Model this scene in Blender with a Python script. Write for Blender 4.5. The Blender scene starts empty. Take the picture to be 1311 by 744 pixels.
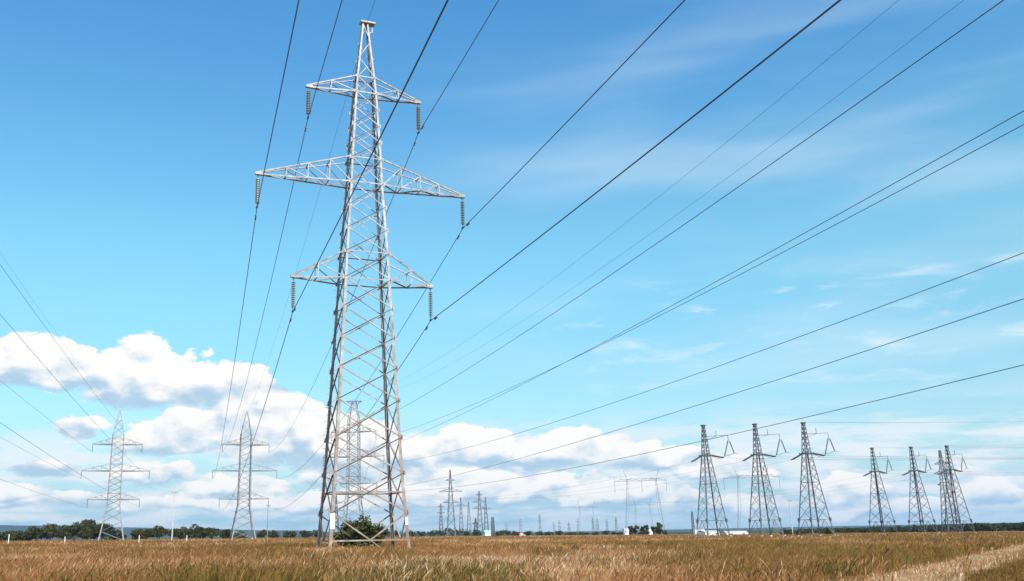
import bpy, math, random
import numpy as np
from mathutils import Vector, Matrix

# ------------------------------------------------------------------ camera, sky, sun, exposure
S = bpy.context.scene
COL = S.collection
PW, PH = 1311.0, 744.0                     # photograph size, used to turn sight lines into places
EYE, FPX, CX, ROLL, PITCH = 1.25, 1180.0, -83.0, -0.020, 0.25849
cam_d = bpy.data.cameras.new('camera')
cam = bpy.data.objects.new('camera', cam_d)
COL.objects.link(cam)
S.camera = cam
fwd = Vector((0, math.cos(PITCH), math.sin(PITCH)))
up0 = Vector((0, -math.sin(PITCH), math.cos(PITCH)))
rt0 = Vector((1, 0, 0))
rgt = rt0 * math.cos(ROLL) + up0 * math.sin(ROLL)
upv = -rt0 * math.sin(ROLL) + up0 * math.cos(ROLL)
M = Matrix((rgt, upv, -fwd)).transposed().to_4x4()
M.translation = Vector((0, 0, EYE))
cam.matrix_world = M
cam_d.sensor_width = 36.0
cam_d.lens = 36.0 * FPX / PW
cam_d.shift_x = -CX / PW
cam_d.clip_start = 0.1
cam_d.clip_end = 40000

SUN_DIR = Vector((0.34, -0.78, 0.80)).normalized()
sun_d = bpy.data.lights.new('sun', 'SUN')
sun_d.energy = 4.9
sun_d.angle = math.radians(0.5)
sun_d.color = (1.0, 0.955, 0.88)
sun = bpy.data.objects.new('sun', sun_d)
COL.objects.link(sun)
sun.rotation_euler = (-SUN_DIR).to_track_quat('-Z', 'Y').to_euler()

SKY_STRENGTH = 0.11
S.view_settings.view_transform = 'Standard'
S.view_settings.look = 'None'
S.view_settings.exposure = 0.6
S.view_settings.gamma = 1.0
S.view_settings.use_curve_mapping = False


def sight(px, py):
    """direction in the world of a point of the photograph"""
    d = fwd + rgt * ((px - PW / 2 - CX) / FPX) - upv * ((py - PH / 2) / FPX)
    return d.normalized()


def azel(px, py):
    d = sight(px, py)
    return math.atan2(d.x, d.y), math.asin(d.z)


class NT:
    """tiny helper for node trees"""
    def __init__(s, tree):
        s.t = tree
        tree.nodes.clear()

    def n(s, kind, ins=None, **kw):
        nd = s.t.nodes.new(kind)
        for k, v in kw.items():
            setattr(nd, k, v)
        for k, v in (ins or {}).items():
            if isinstance(v, bpy.types.NodeSocket):
                s.t.links.new(v, nd.inputs[k])
            else:
                nd.inputs[k].default_value = v
        return nd

    def m(s, op, a, b=0.0, c=0.0, clamp=False):
        nd = s.n('ShaderNodeMath', {0: a, 1: b, 2: c}, operation=op)
        nd.use_clamp = clamp
        return nd.outputs[0]

    def mix(s, f, a, b, mode='MIX'):
        nd = s.n('ShaderNodeMix', data_type='RGBA', blend_type=mode)
        for sock, v in ((nd.inputs[0], f), (nd.inputs[6], a), (nd.inputs[7], b)):
            if isinstance(v, bpy.types.NodeSocket):
                s.t.links.new(v, sock)
            else:
                sock.default_value = v if not isinstance(v, tuple) or len(v) == 4 else (*v, 1)
        return nd.outputs[2]

    def ramp(s, f, lo, hi, a=0.0, b=1.0):
        nd = s.n('ShaderNodeMapRange', {0: f, 1: lo, 2: hi, 3: a, 4: b}, interpolation_type='SMOOTHSTEP')
        return nd.outputs[0]


def build_world():
    w = bpy.data.worlds.new('World')
    S.world = w
    w.use_nodes = True
    g = NT(w.node_tree)
    sky = g.n('ShaderNodeTexSky', sky_type='NISHITA', sun_disc=False)
    sky.sun_elevation = math.asin(SUN_DIR.z)
    sky.sun_rotation = math.atan2(SUN_DIR.x, SUN_DIR.y)
    sky.altitude = 100
    sky.air_density = 1.0
    sky.dust_density = 0.25
    sky.ozone_density = 1.4
    hs0 = g.n('ShaderNodeHueSaturation', {'Hue': 0.5, 'Saturation': 1.12, 'Value': 1.0, 'Fac': 1.0, 'Color': sky.outputs[0]})
    tc = g.n('ShaderNodeTexCoord')
    sp = g.n('ShaderNodeSeparateXYZ', {0: tc.outputs['Generated']})
    az = g.m('ARCTAN2', sp.outputs[0], sp.outputs[1])
    el = g.m('ARCSINE', sp.outputs[2])
    air = g.mix(g.ramp(el, math.radians(5), math.radians(19)), (.71, .89, .85, 1), (.93, 1.36, 1.13, 1))
    air = g.mix(g.ramp(el, math.radians(14), math.radians(33)), air, (.66, 1.25, 1.36, 1))
    skyc = g.mix(1.0, hs0.outputs[0], air, 'MULTIPLY')
    skyc = g.mix(g.m('MULTIPLY', g.ramp(el, math.radians(9), math.radians(.5)), .92), skyc, (2.55, 3.95, 5.0, 1))
    # flat-bottomed cumulus heaps, each as (centre, base line, half width, height over base, depth below base)
    blobs = []

    def heap(x, ybase, halfw, ytop, depth, wgt=1.0):
        a, e = azel(x, ybase)
        a1, _ = azel(x + halfw, ybase)
        _, e1 = azel(x, ytop)
        _, e2 = azel(x, ybase + depth)
        blobs.append((a, e, abs(a1 - a), e1 - e, e - e2, wgt))
    heap(-30, 480, 75, 427, 14)
    heap(45, 483, 85, 421, 16)
    heap(190, 497, 105, 430, 26)
    heap(275, 503, 95, 455, 20)
    heap(335, 543, 120, 500, 22)
    heap(225, 572, 70, 530, 14)
    heap(100, 548, 44, 527, 14)
    heap(450, 590, 170, 545, 16, .8)
    heap(330, 565, 70, 530, 14, .8)
    heap(600, 585, 110, 543, 20)
    heap(720, 588, 120, 543, 20)
    heap(830, 592, 100, 560, 14)
    heap(640, 632, 150, 596, 16, .9)
    heap(800, 640, 110, 608, 16, .8)
    heap(70, 645, 160, 618, 14, .6)
    heap(370, 650, 140, 615, 14, .7)
    heap(190, 612, 60, 588, 10, .7)
    heap(1090, 640, 70, 604, 14, .8)
    heap(1255, 640, 70, 592, 20, .7)
    heap(960, 648, 110, 622, 14, .6)
    heap(395, 578, 130, 520, 18)
    heap(480, 612, 110, 568, 14, .9)
    heap(300, 628, 110, 602, 12, .8)
    heap(60, 602, 70, 586, 9, .75)
    heap(15, 634, 90, 613, 10, .85)
    heap(165, 642, 110, 622, 10, .75)
    heap(510, 645, 120, 612, 12, .8)
    heap(930, 606, 90, 578, 12, .75)
    heap(1150, 660, 120, 634, 10, .7)
    heap(1420, 560, 120, 500, 20)
    heap(-260, 560, 160, 470, 24)
    # warp so that no outline is an ellipse
    vec = g.n('ShaderNodeCombineXYZ', {0: g.m('MULTIPLY', az, 1.0), 1: g.m('MULTIPLY', el, 1.7)}).outputs[0]
    big = g.n('ShaderNodeTexNoise', {'Vector': vec, 'Scale': 9.0, 'Detail': 2.0, 'Roughness': .5})
    wsp = g.n('ShaderNodeSeparateColor', {0: big.outputs['Color']})
    fin = g.n('ShaderNodeTexNoise', {'Vector': vec, 'Scale': 34.0, 'Detail': 4.0, 'Roughness': .55})
    fsp = g.n('ShaderNodeSeparateColor', {0: fin.outputs['Color']})
    az_w = g.m('MULTIPLY_ADD', g.m('SUBTRACT', wsp.outputs[0], .5), .10, az)
    el_w = g.m('MULTIPLY_ADD', g.m('SUBTRACT', wsp.outputs[1], .5), .024, el)
    el_w = g.m('MULTIPLY_ADD', g.m('SUBTRACT', fsp.outputs[1], .5), .017, el_w)
    az_w = g.m('MULTIPLY_ADD', g.m('SUBTRACT', fsp.outputs[0], .5), .05, az_w)
    acc = -1.0
    relacc = 0.0
    wsum = 0.06
    for (a, e, rw, rh, rd, wgt) in blobs:
        dx = g.m('DIVIDE', g.m('SUBTRACT', az_w, a), rw)
        dv = g.m('SUBTRACT', el_w, e)
        upd = g.m('DIVIDE', g.m('MAXIMUM', dv, 0.0), rh)
        dnd = g.m('DIVIDE', g.m('MINIMUM', dv, 0.0), rd)
        r2 = g.m('ADD', g.m('MULTIPLY', dx, dx), g.m('ADD', g.m('MULTIPLY', upd, upd), g.m('MULTIPLY', dnd, dnd)))
        v = g.m('MULTIPLY_ADD', r2, -1.0, 1.0)
        if wgt != 1.0:
            v = g.m('ADD', v, (wgt - 1.0) * 0.9)
        acc = g.m('MAXIMUM', v, acc)
        wv = g.m('MAXIMUM', v, 0.0)
        wsum = g.m('ADD', wsum, wv)
        relacc = g.m('MULTIPLY_ADD', wv, g.m('ADD', upd, dnd), relacc)

    # billows: two layers of noise read twice, the second time a little up towards the sun
    def billow(du, dv):
        v2 = g.n('ShaderNodeCombineXYZ', {0: g.m('ADD', az, du), 1: g.m('MULTIPLY_ADD', el, 1.55, dv * 1.55), 2: 3.3}).outputs[0]
        n1 = g.n('ShaderNodeTexNoise', {'Vector': v2, 'Scale': 26.0, 'Detail': 7.0, 'Roughness': .55, 'Distortion': .25})
        n2 = g.n('ShaderNodeTexNoise', {'Vector': v2, 'Scale': 95.0, 'Detail': 4.0, 'Roughness': .6})
        return g.m('MULTIPLY_ADD', g.m('SUBTRACT', n2.outputs[0], .5), .42, n1.outputs[0])
    b0 = billow(0, 0)
    def soft(du, dv):
        v2 = g.n('ShaderNodeCombineXYZ', {0: g.m('ADD', az, du), 1: g.m('MULTIPLY_ADD', el, 1.55, dv * 1.55), 2: 3.3}).outputs[0]
        return g.n('ShaderNodeTexNoise', {'Vector': v2, 'Scale': 26.0, 'Detail': 4.0, 'Roughness': .5, 'Distortion': .25}).outputs[0]
    s0, s1 = soft(0, 0), soft(.005, .013)
    dens = g.m('MULTIPLY_ADD', g.m('SUBTRACT', b0, .5), 1.5, acc)
    rel = g.m('DIVIDE', relacc, wsum)
    soft_w = g.m('MULTIPLY_ADD', g.m('MAXIMUM', g.m('SUBTRACT', .25, rel), 0.0), .75, .20)
    alpha = g.n('ShaderNodeMapRange', {0: dens, 1: 0.0, 2: soft_w, 3: 0.0, 4: 1.0}, interpolation_type='SMOOTHSTEP').outputs[0]
    # low haze of broken cloud towards the horizon
    v3 = g.n('ShaderNodeCombineXYZ', {0: g.m('MULTIPLY', az, 1.0), 1: g.m('MULTIPLY', el, 5.2), 2: 7.1}).outputs[0]
    st = g.n('ShaderNodeTexNoise', {'Vector': v3, 'Scale': 13.0, 'Detail': 6.0, 'Roughness': .58})
    lowband = g.m('MULTIPLY', g.ramp(el, math.radians(8.0), math.radians(4.0)), g.ramp(el, math.radians(-1), math.radians(1.2)))
    low_a = g.m('MULTIPLY', g.ramp(st.outputs[0], .40, .60), g.m('MULTIPLY', lowband, .85))
    # high thin cirrus in slanting bands
    mp = g.n('ShaderNodeMapping', {'Vector': g.n('ShaderNodeCombineXYZ', {0: az, 1: el}).outputs[0], 'Rotation': (0, 0, math.radians(-33)), 'Scale': (1.3, 8.5, 1)})
    ci = g.n('ShaderNodeTexNoise', {'Vector': mp.outputs[0], 'Scale': 1.7, 'Detail': 5.0, 'Roughness': .45, 'Distortion': .2})
    ci_m = g.m('MULTIPLY', g.ramp(az, -.16, .25), g.ramp(el, math.radians(36), math.radians(22)))
    ci_a = g.m('MULTIPLY', g.ramp(ci.outputs[0], .40, .78), g.m('MULTIPLY', ci_m, .36))
    mp2 = g.n('ShaderNodeMapping', {'Vector': g.n('ShaderNodeCombineXYZ', {0: az, 1: el}).outputs[0], 'Rotation': (0, 0, math.radians(-9)), 'Scale': (5.0, 22, 1)})
    wi = g.n('ShaderNodeTexNoise', {'Vector': mp2.outputs[0], 'Scale': 2.0, 'Detail': 7.0, 'Roughness': .62, 'Distortion': .5})
    _, e_hi = azel(900, 330)
    _, e_md = azel(900, 400)
    _, e_lo = azel(900, 470)
    wi_m = g.m('MULTIPLY', g.ramp(az, .03, .22), g.m('MULTIPLY', g.ramp(el, e_hi, e_md), g.ramp(el, e_lo - .06, e_lo)))
    wi_a = g.m('MULTIPLY', g.ramp(wi.outputs[0], .50, .76), g.m('MULTIPLY', wi_m, .62))
    K = 6.15
    lit = (1.04 * K, 1.02 * K, .99 * K, 1)
    shd = (.46 * K, .65 * K, .81 * K, 1)
    slope = g.m('SUBTRACT', s0, s1)
    light = g.m('ADD', g.m('MULTIPLY_ADD', slope, 2.3, .47), g.m('MULTIPLY', rel, 1.05))
    lightc = g.ramp(light, -.05, .95)
    ccol = g.mix(lightc, shd, lit)
    c1 = g.mix(ci_a, skyc, (.80 * K, .95 * K, 1.0 * K, 1))
    c1 = g.mix(wi_a, c1, (.90 * K, .97 * K, 1.0 * K, 1))
    c2 = g.mix(low_a, c1, (.90 * K, .94 * K, .97 * K, 1))
    c3 = g.mix(alpha, c2, ccol)
    bg = g.n('ShaderNodeBackground', {0: c3, 1: SKY_STRENGTH})
    out = g.n('ShaderNodeOutputWorld', {0: bg.outputs[0]})
    w.cycles.sampling_method = 'MANUAL'
    w.cycles.sample_map_resolution = 512


build_world()
S.cycles.max_bounces = 6
S.cycles.transparent_max_bounces = 8
S.cycles.volume_bounces = 1

# ------------------------------------------------------------------ helpers
rng = np.random.default_rng(7)
random.seed(7)


def tz(x, y):
    """height of the land: a faint fall to the right, with gentle swells"""
    x = np.asarray(x, float)
    y = np.asarray(y, float)
    d = np.hypot(x, y)
    sw = .10 * np.sin(x / 13.0 + .6) * np.sin(y / 17.0 + 1.1) + .06 * np.sin(x / 7.5 - y / 11.0)
    return -5.5 * np.tanh(x / 500.0) + sw * np.clip((d - 12) / 25, 0, 1) * np.clip((240 - d) / 60, 0, 1)


def tzf(x, y):
    return float(tz(x, y))


def place(px, py, dist):
    """the spot on the land at this distance along the sight line of a photo point"""
    d = sight(px, py)
    k = dist / math.hypot(d.x, d.y)
    x, y = d.x * k, d.y * k
    return Vector((x, y, tzf(x, y)))


def on_ground(px, py):
    d = sight(px, py)
    t = 5.0
    for _ in range(60):
        x, y = d.x * t, d.y * t
        z = EYE + d.z * t
        e = z - tzf(x, y)
        t += e / max(-d.z + .0, .006) * .7
        t = min(max(t, 1), 4000)
    return Vector((d.x * t, d.y * t, tzf(d.x * t, d.y * t)))


class MB:
    """collects bars, boxes, tubes and lathes and links them as ONE mesh"""
    def __init__(s):
        s.v = []
        s.f = []

    def add(s, vs, fs):
        o = len(s.v)
        s.v += [tuple(p) for p in vs]
        s.f += [tuple(i + o for i in q) for q in fs]

    def angle(s, p, q, w, n, t=None, inward=True, flip=1, ext=0.0):
        """steel angle from p to q: one flange in the face whose normal is n, the other across it"""
        p, q, n = Vector(p), Vector(q), Vector(n)
        ax = (q - p)
        L = ax.length
        if L < 1e-6:
            return
        ax /= L
        n = (n - ax * n.dot(ax))
        if n.length < 1e-5:
            n = Vector((0, 0, 1)) - ax * ax.z
        n.normalize()
        b = n.cross(ax) * flip
        if t is None:
            t = max(w * .14, .008)
        sgn = -1 if inward else 1
        prof = [(0, 0), (w, 0), (w, t), (t, t), (t, w), (0, w)]
        p = p - ax * ext
        q = q + ax * ext
        vs = []
        for e in (p, q):
            for (a, c) in prof:
                vs.append(e + b * (a - w * .3) + n * (sgn * c))
        fs = [(i, (i + 1) % 6, 6 + (i + 1) % 6, 6 + i) for i in range(6)]
        fs += [(0, 3, 2, 1), (0, 5, 4, 3), (6, 7, 8, 9), (6, 9, 10, 11)]
        s.add(vs, fs)

    def bar(s, p, q, w, h=None, n=None):
        p, q = Vector(p), Vector(q)
        h = h or w
        ax = (q - p).normalized()
        n = Vector(n) if n is not None else (Vector((0, 0, 1)) if abs(ax.z) < .9 else Vector((1, 0, 0)))
        b = ax.cross(n).normalized()
        c = b.cross(ax)
        vs = []
        for e in (p, q):
            for (i, j) in ((-1, -1), (1, -1), (1, 1), (-1, 1)):
                vs.append(e + b * (i * w / 2) + c * (j * h / 2))
        s.add(vs, [(0, 1, 5, 4), (1, 2, 6, 5), (2, 3, 7, 6), (3, 0, 4, 7), (0, 3, 2, 1), (4, 5, 6, 7)])

    def box(s, c, d, rz=0.0, taper=1.0):
        c = Vector(c)
        R = Matrix.Rotation(rz, 3, 'Z')
        vs = []
        for k, tp in ((-1, 1.0), (1, taper)):
            for (i, j) in ((-1, -1), (1, -1), (1, 1), (-1, 1)):
                vs.append(c + R @ Vector((i * d[0] / 2 * tp, j * d[1] / 2 * tp, k * d[2] / 2)))
        s.add(vs, [(0, 1, 5, 4), (1, 2, 6, 5), (2, 3, 7, 6), (3, 0, 4, 7), (0, 3, 2, 1), (4, 5, 6, 7)])

    def tube(s, pts, r, seg=6, cap=True):
        pts = [Vector(p) for p in pts]
        n = len(pts)
        rs = r if isinstance(r, (list, tuple)) else [r] * n
        vs = []
        for i, p in enumerate(pts):
            t = (pts[min(i + 1, n - 1)] - pts[max(i - 1, 0)]).normalized()
            a = t.cross(Vector((0, 0, 1)))
            if a.length < 1e-3:
                a = Vector((1, 0, 0))
            a.normalize()
            b = t.cross(a)
            for k in range(seg):
                an = 2 * math.pi * k / seg
                vs.append(p + (a * math.cos(an) + b * math.sin(an)) * rs[i])
        fs = []
        for i in range(n - 1):
            for k in range(seg):
                k2 = (k + 1) % seg
                fs.append((i * seg + k, i * seg + k2, (i + 1) * seg + k2, (i + 1) * seg + k))
        if cap:
            fs.append(tuple(range(seg - 1, -1, -1)))
            fs.append(tuple((n - 1) * seg + k for k in range(seg)))
        s.add(vs, fs)

    def lathe(s, prof, seg=10, axis_o=(0, 0, 0)):
        """prof: list of (radius, z)"""
        o = Vector(axis_o)
        vs = []
        for (r, z) in prof:
            for k in range(seg):
                an = 2 * math.pi * k / seg
                vs.append(o + Vector((r * math.cos(an), r * math.sin(an), z)))
        fs = []
        for i in range(len(prof) - 1):
            for k in range(seg):
                k2 = (k + 1) % seg
                fs.append((i * seg + k, i * seg + k2, (i + 1) * seg + k2, (i + 1) * seg + k))
        fs.append(tuple(range(seg - 1, -1, -1)))
        fs.append(tuple((len(prof) - 1) * seg + k for k in range(seg)))
        s.add(vs, fs)

    def build(s, name, mat, parent=None, smooth=False):
        me = bpy.data.meshes.new(name)
        me.from_pydata(s.v, [], s.f)
        me.update()
        me.materials.append(mat)
        if smooth:
            me.polygons.foreach_set('use_smooth', [True] * len(me.polygons))
        o = bpy.data.objects.new(name, me)
        COL.objects.link(o)
        if parent is not None:
            o.parent = parent
        return o


def empty(name, loc, rz=0.0):
    o = bpy.data.objects.new(name, None)
    COL.objects.link(o)
    o.location = loc
    o.rotation_euler = (0, 0, rz)
    o.empty_display_size = .5
    return o


def tag(o, label, cat, group=None, kind=None):
    if label:
        o['label'] = label
    if cat:
        o['category'] = cat
    if group:
        o['group'] = group
    if kind:
        o['kind'] = kind
    return o


def copy_tree(o, parent=None):
    c = o.copy()
    COL.objects.link(c)
    if parent is not None:
        c.parent = parent
    for ch in list(o.children):
        copy_tree(ch, c)
    return c


# ------------------------------------------------------------------ materials
def principled(name, build):
    m = bpy.data.materials.new(name)
    m.use_nodes = True
    g = NT(m.node_tree)
    p = g.n('ShaderNodeBsdfPrincipled')
    g.n('ShaderNodeOutputMaterial', {0: p.outputs[0]})
    build(g, p)
    return m


def steel(name, base, dark, rust=None, rough=.55, metal=.25, scale=2.0, rust_top=None):
    def b(g, p):
        geo = g.n('ShaderNodeNewGeometry')
        n1 = g.n('ShaderNodeTexNoise', {'Vector': geo.outputs['Position'], 'Scale': scale, 'Detail': 6.0, 'Roughness': .65})
        c = g.mix(g.ramp(n1.outputs[0], .35, .68), dark, base)
        if rust:
            n2 = g.n('ShaderNodeTexNoise', {'Vector': geo.outputs['Position'], 'Scale': .8, 'Detail': 7.0, 'Roughness': .7})
            f = g.ramp(n2.outputs[0], .50, .66)
            if rust_top:
                z = g.n('ShaderNodeSeparateXYZ', {0: geo.outputs['Position']}).outputs[2]
                f = g.m('MULTIPLY', g.ramp(n2.outputs[0], .36, .60), g.ramp(z, rust_top, 0.5))
            c = g.mix(g.m('MULTIPLY', f, .75), c, rust)
        g.t.links.new(c, p.inputs['Base Color'])
        p.inputs['Metallic'].default_value = metal
        r = g.m('MULTIPLY_ADD', n1.outputs[0], .3, rough - .15)
        g.t.links.new(r, p.inputs['Roughness'])
    return principled(name, b)


M_GALV = steel('galvanised_steel', (.385, .375, .36), (.20, .192, .182), (.22, .12, .07), scale=2.2, metal=.15, rust_top=22.0)
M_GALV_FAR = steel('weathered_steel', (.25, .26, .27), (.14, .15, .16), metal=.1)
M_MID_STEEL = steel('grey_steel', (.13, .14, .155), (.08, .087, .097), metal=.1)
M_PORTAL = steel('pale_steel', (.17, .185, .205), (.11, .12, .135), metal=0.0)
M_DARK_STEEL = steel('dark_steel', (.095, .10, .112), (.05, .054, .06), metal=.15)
M_WIRE = steel('conductor_aluminium', (.045, .055, .095), (.03, .036, .06), metal=.2, rough=.5)
M_GLASS = steel('insulator_glass', (.24, .30, .29), (.14, .18, .18), metal=0.0, rough=.22, scale=9)
M_CONC = steel('concrete', (.52, .50, .46), (.36, .34, .31), metal=0.0, rough=.9, scale=5)
M_PLATE = steel('white_plate', (.82, .82, .80), (.74, .74, .72), metal=0.0, rough=.5)
M_WALLW = steel('white_render', (.82, .82, .80), (.72, .72, .70), metal=0.0, rough=.8, scale=.6)
M_ROOFB = steel('blue_roof', (.30, .55, .70), (.24, .46, .60), metal=0.0, rough=.6)
M_ROOFR = steel('red_roof', (.42, .07, .06), (.33, .05, .05), metal=0.0, rough=.7)
M_ROOFG = steel('grey_roof', (.50, .50, .50), (.38, .38, .38), metal=0.0, rough=.8)
M_DARKGLASS = steel('window_glass', (.03, .04, .05), (.02, .025, .03), metal=0.0, rough=.12)
M_RUBBER = steel('rubber', (.03, .03, .03), (.02, .02, .02), metal=0.0, rough=.8)
M_CARW = steel('white_car_paint', (.82, .82, .82), (.80, .80, .80), metal=0.0, rough=.25)
M_BARK = steel('bark', (.16, .12, .085), (.08, .06, .045), metal=0.0, rough=.95, scale=4)


def leaf_mat(name, a, b, c):
    m = bpy.data.materials.new(name)
    m.use_nodes = True
    g = NT(m.node_tree)
    at = g.n('ShaderNodeAttribute', attribute_name='tint')
    cr = g.n('ShaderNodeValToRGB', {0: at.outputs['Fac']})
    e = cr.color_ramp.elements
    e[0].color = (*a, 1)
    e[1].color = (*c, 1)
    k = e.new(.5)
    k.color = (*b, 1)
    d = g.n('ShaderNodeBsdfDiffuse', {0: cr.outputs[0], 1: .6})
    t = g.n('ShaderNodeBsdfTranslucent', {0: cr.outputs[0]})
    gl = g.n('ShaderNodeBsdfGlossy', {0: (.5, .5, .5, 1), 1: .5})
    mx = g.n('ShaderNodeMixShader', {0: .28, 1: d.outputs[0], 2: t.outputs[0]})
    mx2 = g.n('ShaderNodeMixShader', {0: .03, 1: mx.outputs[0], 2: gl.outputs[0]})
    g.n('ShaderNodeOutputMaterial', {0: mx2.outputs[0]})
    return m


M_LEAF = leaf_mat('leaf_dark_green', (.028, .034, .010), (.058, .066, .018), (.115, .115, .030))
M_LEAF_BUSH = leaf_mat('leaf_bush', (.034, .044, .013), (.085, .095, .028), (.19, .18, .06))
M_LEAF_FAR = leaf_mat('leaf_far', (.028, .036, .012), (.055, .064, .020), (.10, .105, .034))
M_CONIFER = leaf_mat('conifer_needles', (.014, .020, .008), (.030, .040, .014), (.060, .070, .024))
M_WEED = leaf_mat('weed_leaf', (.040, .034, .012), (.105, .068, .026), (.22, .16, .055))
M_GRASS = bpy.data.materials.new('dry_grass')
M_GRASS.use_nodes = True
_g = NT(M_GRASS.node_tree)
_at = _g.n('ShaderNodeAttribute', attribute_name='tint')
_cr = _g.n('ShaderNodeValToRGB', {0: _at.outputs['Fac']})
_e = _cr.color_ramp.elements
_e[0].position = 0.0
_e[0].color = (.050, .046, .010, 1)
_e[1].position = 1.0
_e[1].color = (.80, .67, .52, 1)
for pos, c in ((.12, (.100, .080, .022)), (.22, (.235, .165, .038)), (.33, (.185, .082, .038)), (.47, (.290, .132, .050)), (.65, (.435, .225, .094)), (.84, (.60, .40, .225))):
    k = _e.new(pos)
    k.color = (*c, 1)
_d = _g.n('ShaderNodeBsdfDiffuse', {0: _cr.outputs[0], 1: .5})
_t = _g.n('ShaderNodeBsdfTranslucent', {0: _cr.outputs[0]})
_m = _g.n('ShaderNodeMixShader', {0: .3, 1: _d.outputs[0], 2: _t.outputs[0]})
_g.n('ShaderNodeOutputMaterial', {0: _m.outputs[0]})


def ground_mat():
    def b(g, p):
        geo = g.n('ShaderNodeNewGeometry')
        n1 = g.n('ShaderNodeTexNoise', {'Vector': geo.outputs['Position'], 'Scale': .035, 'Detail': 6.0, 'Roughness': .6})
        n2 = g.n('ShaderNodeTexNoise', {'Vector': geo.outputs['Position'], 'Scale': .9, 'Detail': 8.0, 'Roughness': .7})
        n3 = g.n('ShaderNodeTexNoise', {'Vector': geo.outputs['Position'], 'Scale': .009, 'Detail': 4.0, 'Roughness': .5})
        c = g.mix(g.ramp(n2.outputs[0], .3, .7), (.150, .082, .032, 1), (.40, .24, .11, 1))
        c = g.mix(g.m('MULTIPLY', g.ramp(n1.outputs[0], .46, .66), .55), c, (.12, .11, .03, 1))
        c = g.mix(g.m('MULTIPLY', g.ramp(n3.outputs[0], .45, .62), .5), c, (.36, .20, .08, 1))
        rad = g.n('ShaderNodeVectorMath', {0: geo.outputs['Position']}, operation='LENGTH').outputs['Value']
        n4 = g.n('ShaderNodeTexNoise', {'Vector': geo.outputs['Position'], 'Scale': .0035, 'Detail': 5.0, 'Roughness': .55})
        land = g.mix(g.ramp(n4.outputs[0], .45, .6), (.025, .045, .018, 1), (.10, .10, .04, 1))
        c = g.mix(g.ramp(rad, 520.0, 700.0), c, land)
        g.t.links.new(c, p.inputs['Base Color'])
        p.inputs['Roughness'].default_value = .95
        p.inputs['Specular IOR Level'].default_value = .1
        bp = g.n('ShaderNodeBump', {'Strength': .6, 'Distance': .2, 'Height': n2.outputs[0]})
        g.t.links.new(bp.outputs[0], p.inputs['Normal'])
    return principled('field_soil', b)


def path_mat():
    def b(g, p):
        geo = g.n('ShaderNodeNewGeometry')
        mp = g.n('ShaderNodeMapping', {'Vector': geo.outputs['Position'], 'Rotation': (0, 0, .5), 'Scale': (1.0, .35, 1)})
        n1 = g.n('ShaderNodeTexNoise', {'Vector': mp.outputs[0], 'Scale': 2.2, 'Detail': 9.0, 'Roughness': .72})
        n2 = g.n('ShaderNodeTexNoise', {'Vector': mp.outputs[0], 'Scale': .5, 'Detail': 5.0, 'Roughness': .6})
        c = g.mix(g.ramp(n1.outputs[0], .3, .68), (.17, .090, .038, 1), (.42, .27, .14, 1))
        c = g.mix(g.m('MULTIPLY', g.ramp(n2.outputs[0], .5, .68), .6), c, (.20, .17, .06, 1))
        g.t.links.new(c, p.inputs['Base Color'])
        p.inputs['Roughness'].default_value = .95
        p.inputs['Specular IOR Level'].default_value = .1
        bp = g.n('ShaderNodeBump', {'Strength': .8, 'Distance': .08, 'Height': n1.outputs[0]})
        g.t.links.new(bp.outputs[0], p.inputs['Normal'])
    return principled('mown_straw', b)


def hill_mat():
    def b(g, p):
        geo = g.n('ShaderNodeNewGeometry')
        n1 = g.n('ShaderNodeTexNoise', {'Vector': geo.outputs['Position'], 'Scale': .004, 'Detail': 6.0, 'Roughness': .6})
        c = g.mix(g.ramp(n1.outputs[0], .42, .6), (.010, .020, .012, 1), (.030, .036, .018, 1))
        g.t.links.new(c, p.inputs['Base Color'])
        p.inputs['Roughness'].default_value = 1.0
    return principled('wooded_hills', b)


# ------------------------------------------------------------------ the land
def grid_mesh(name, xs, ys, zf, mat):
    X, Y = np.meshgrid(xs, ys)
    Z = zf(X, Y)
    V = np.stack([X, Y, Z], -1).reshape(-1, 3)
    nx, ny = len(xs), len(ys)
    i = np.arange((ny - 1) * (nx - 1))
    r, c = i // (nx - 1), i % (nx - 1)
    a = r * nx + c
    F = np.stack([a, a + 1, a + nx + 1, a + nx], 1)
    return np_mesh(name, V, F, mat, smooth=True)


def np_mesh(name, V, F, mat, tint=None, smooth=False, parent=None):
    me = bpy.data.meshes.new(name)
    k = F.shape[1]
    me.vertices.add(len(V))
    me.vertices.foreach_set('co', np.asarray(V, np.float32).ravel())
    me.loops.add(F.size)
    me.loops.foreach_set('vertex_index', F.astype(np.int32).ravel())
    me.polygons.add(len(F))
    me.polygons.foreach_set('loop_start', np.arange(0, F.size, k, dtype=np.int32))
    me.polygons.foreach_set('loop_total', np.full(len(F), k, np.int32))
    if smooth:
        me.polygons.foreach_set('use_smooth', np.ones(len(F), bool))
    me.update(calc_edges=True)
    if tint is not None:
        at = me.attributes.new('tint', 'FLOAT', 'POINT')
        at.data.foreach_set('value', np.asarray(tint, np.float32))
    me.materials.append(mat)
    o = bpy.data.objects.new(name, me)
    COL.objects.link(o)
    if parent is not None:
        o.parent = parent
    return o


def spaced(lim, near, step, n):
    a = np.arange(0, near, step)
    b = near * (lim / near) ** np.linspace(0, 1, n)
    h = np.concatenate([a, b])
    return np.concatenate([-h[:0:-1], h])


g_ax = spaced(9000, 260, 4.0, 40)
ground = grid_mesh('ground', g_ax, g_ax, tz, ground_mat())
tag(ground, 'wide dry grass field of brown and straw colour', 'field', kind='structure')


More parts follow.
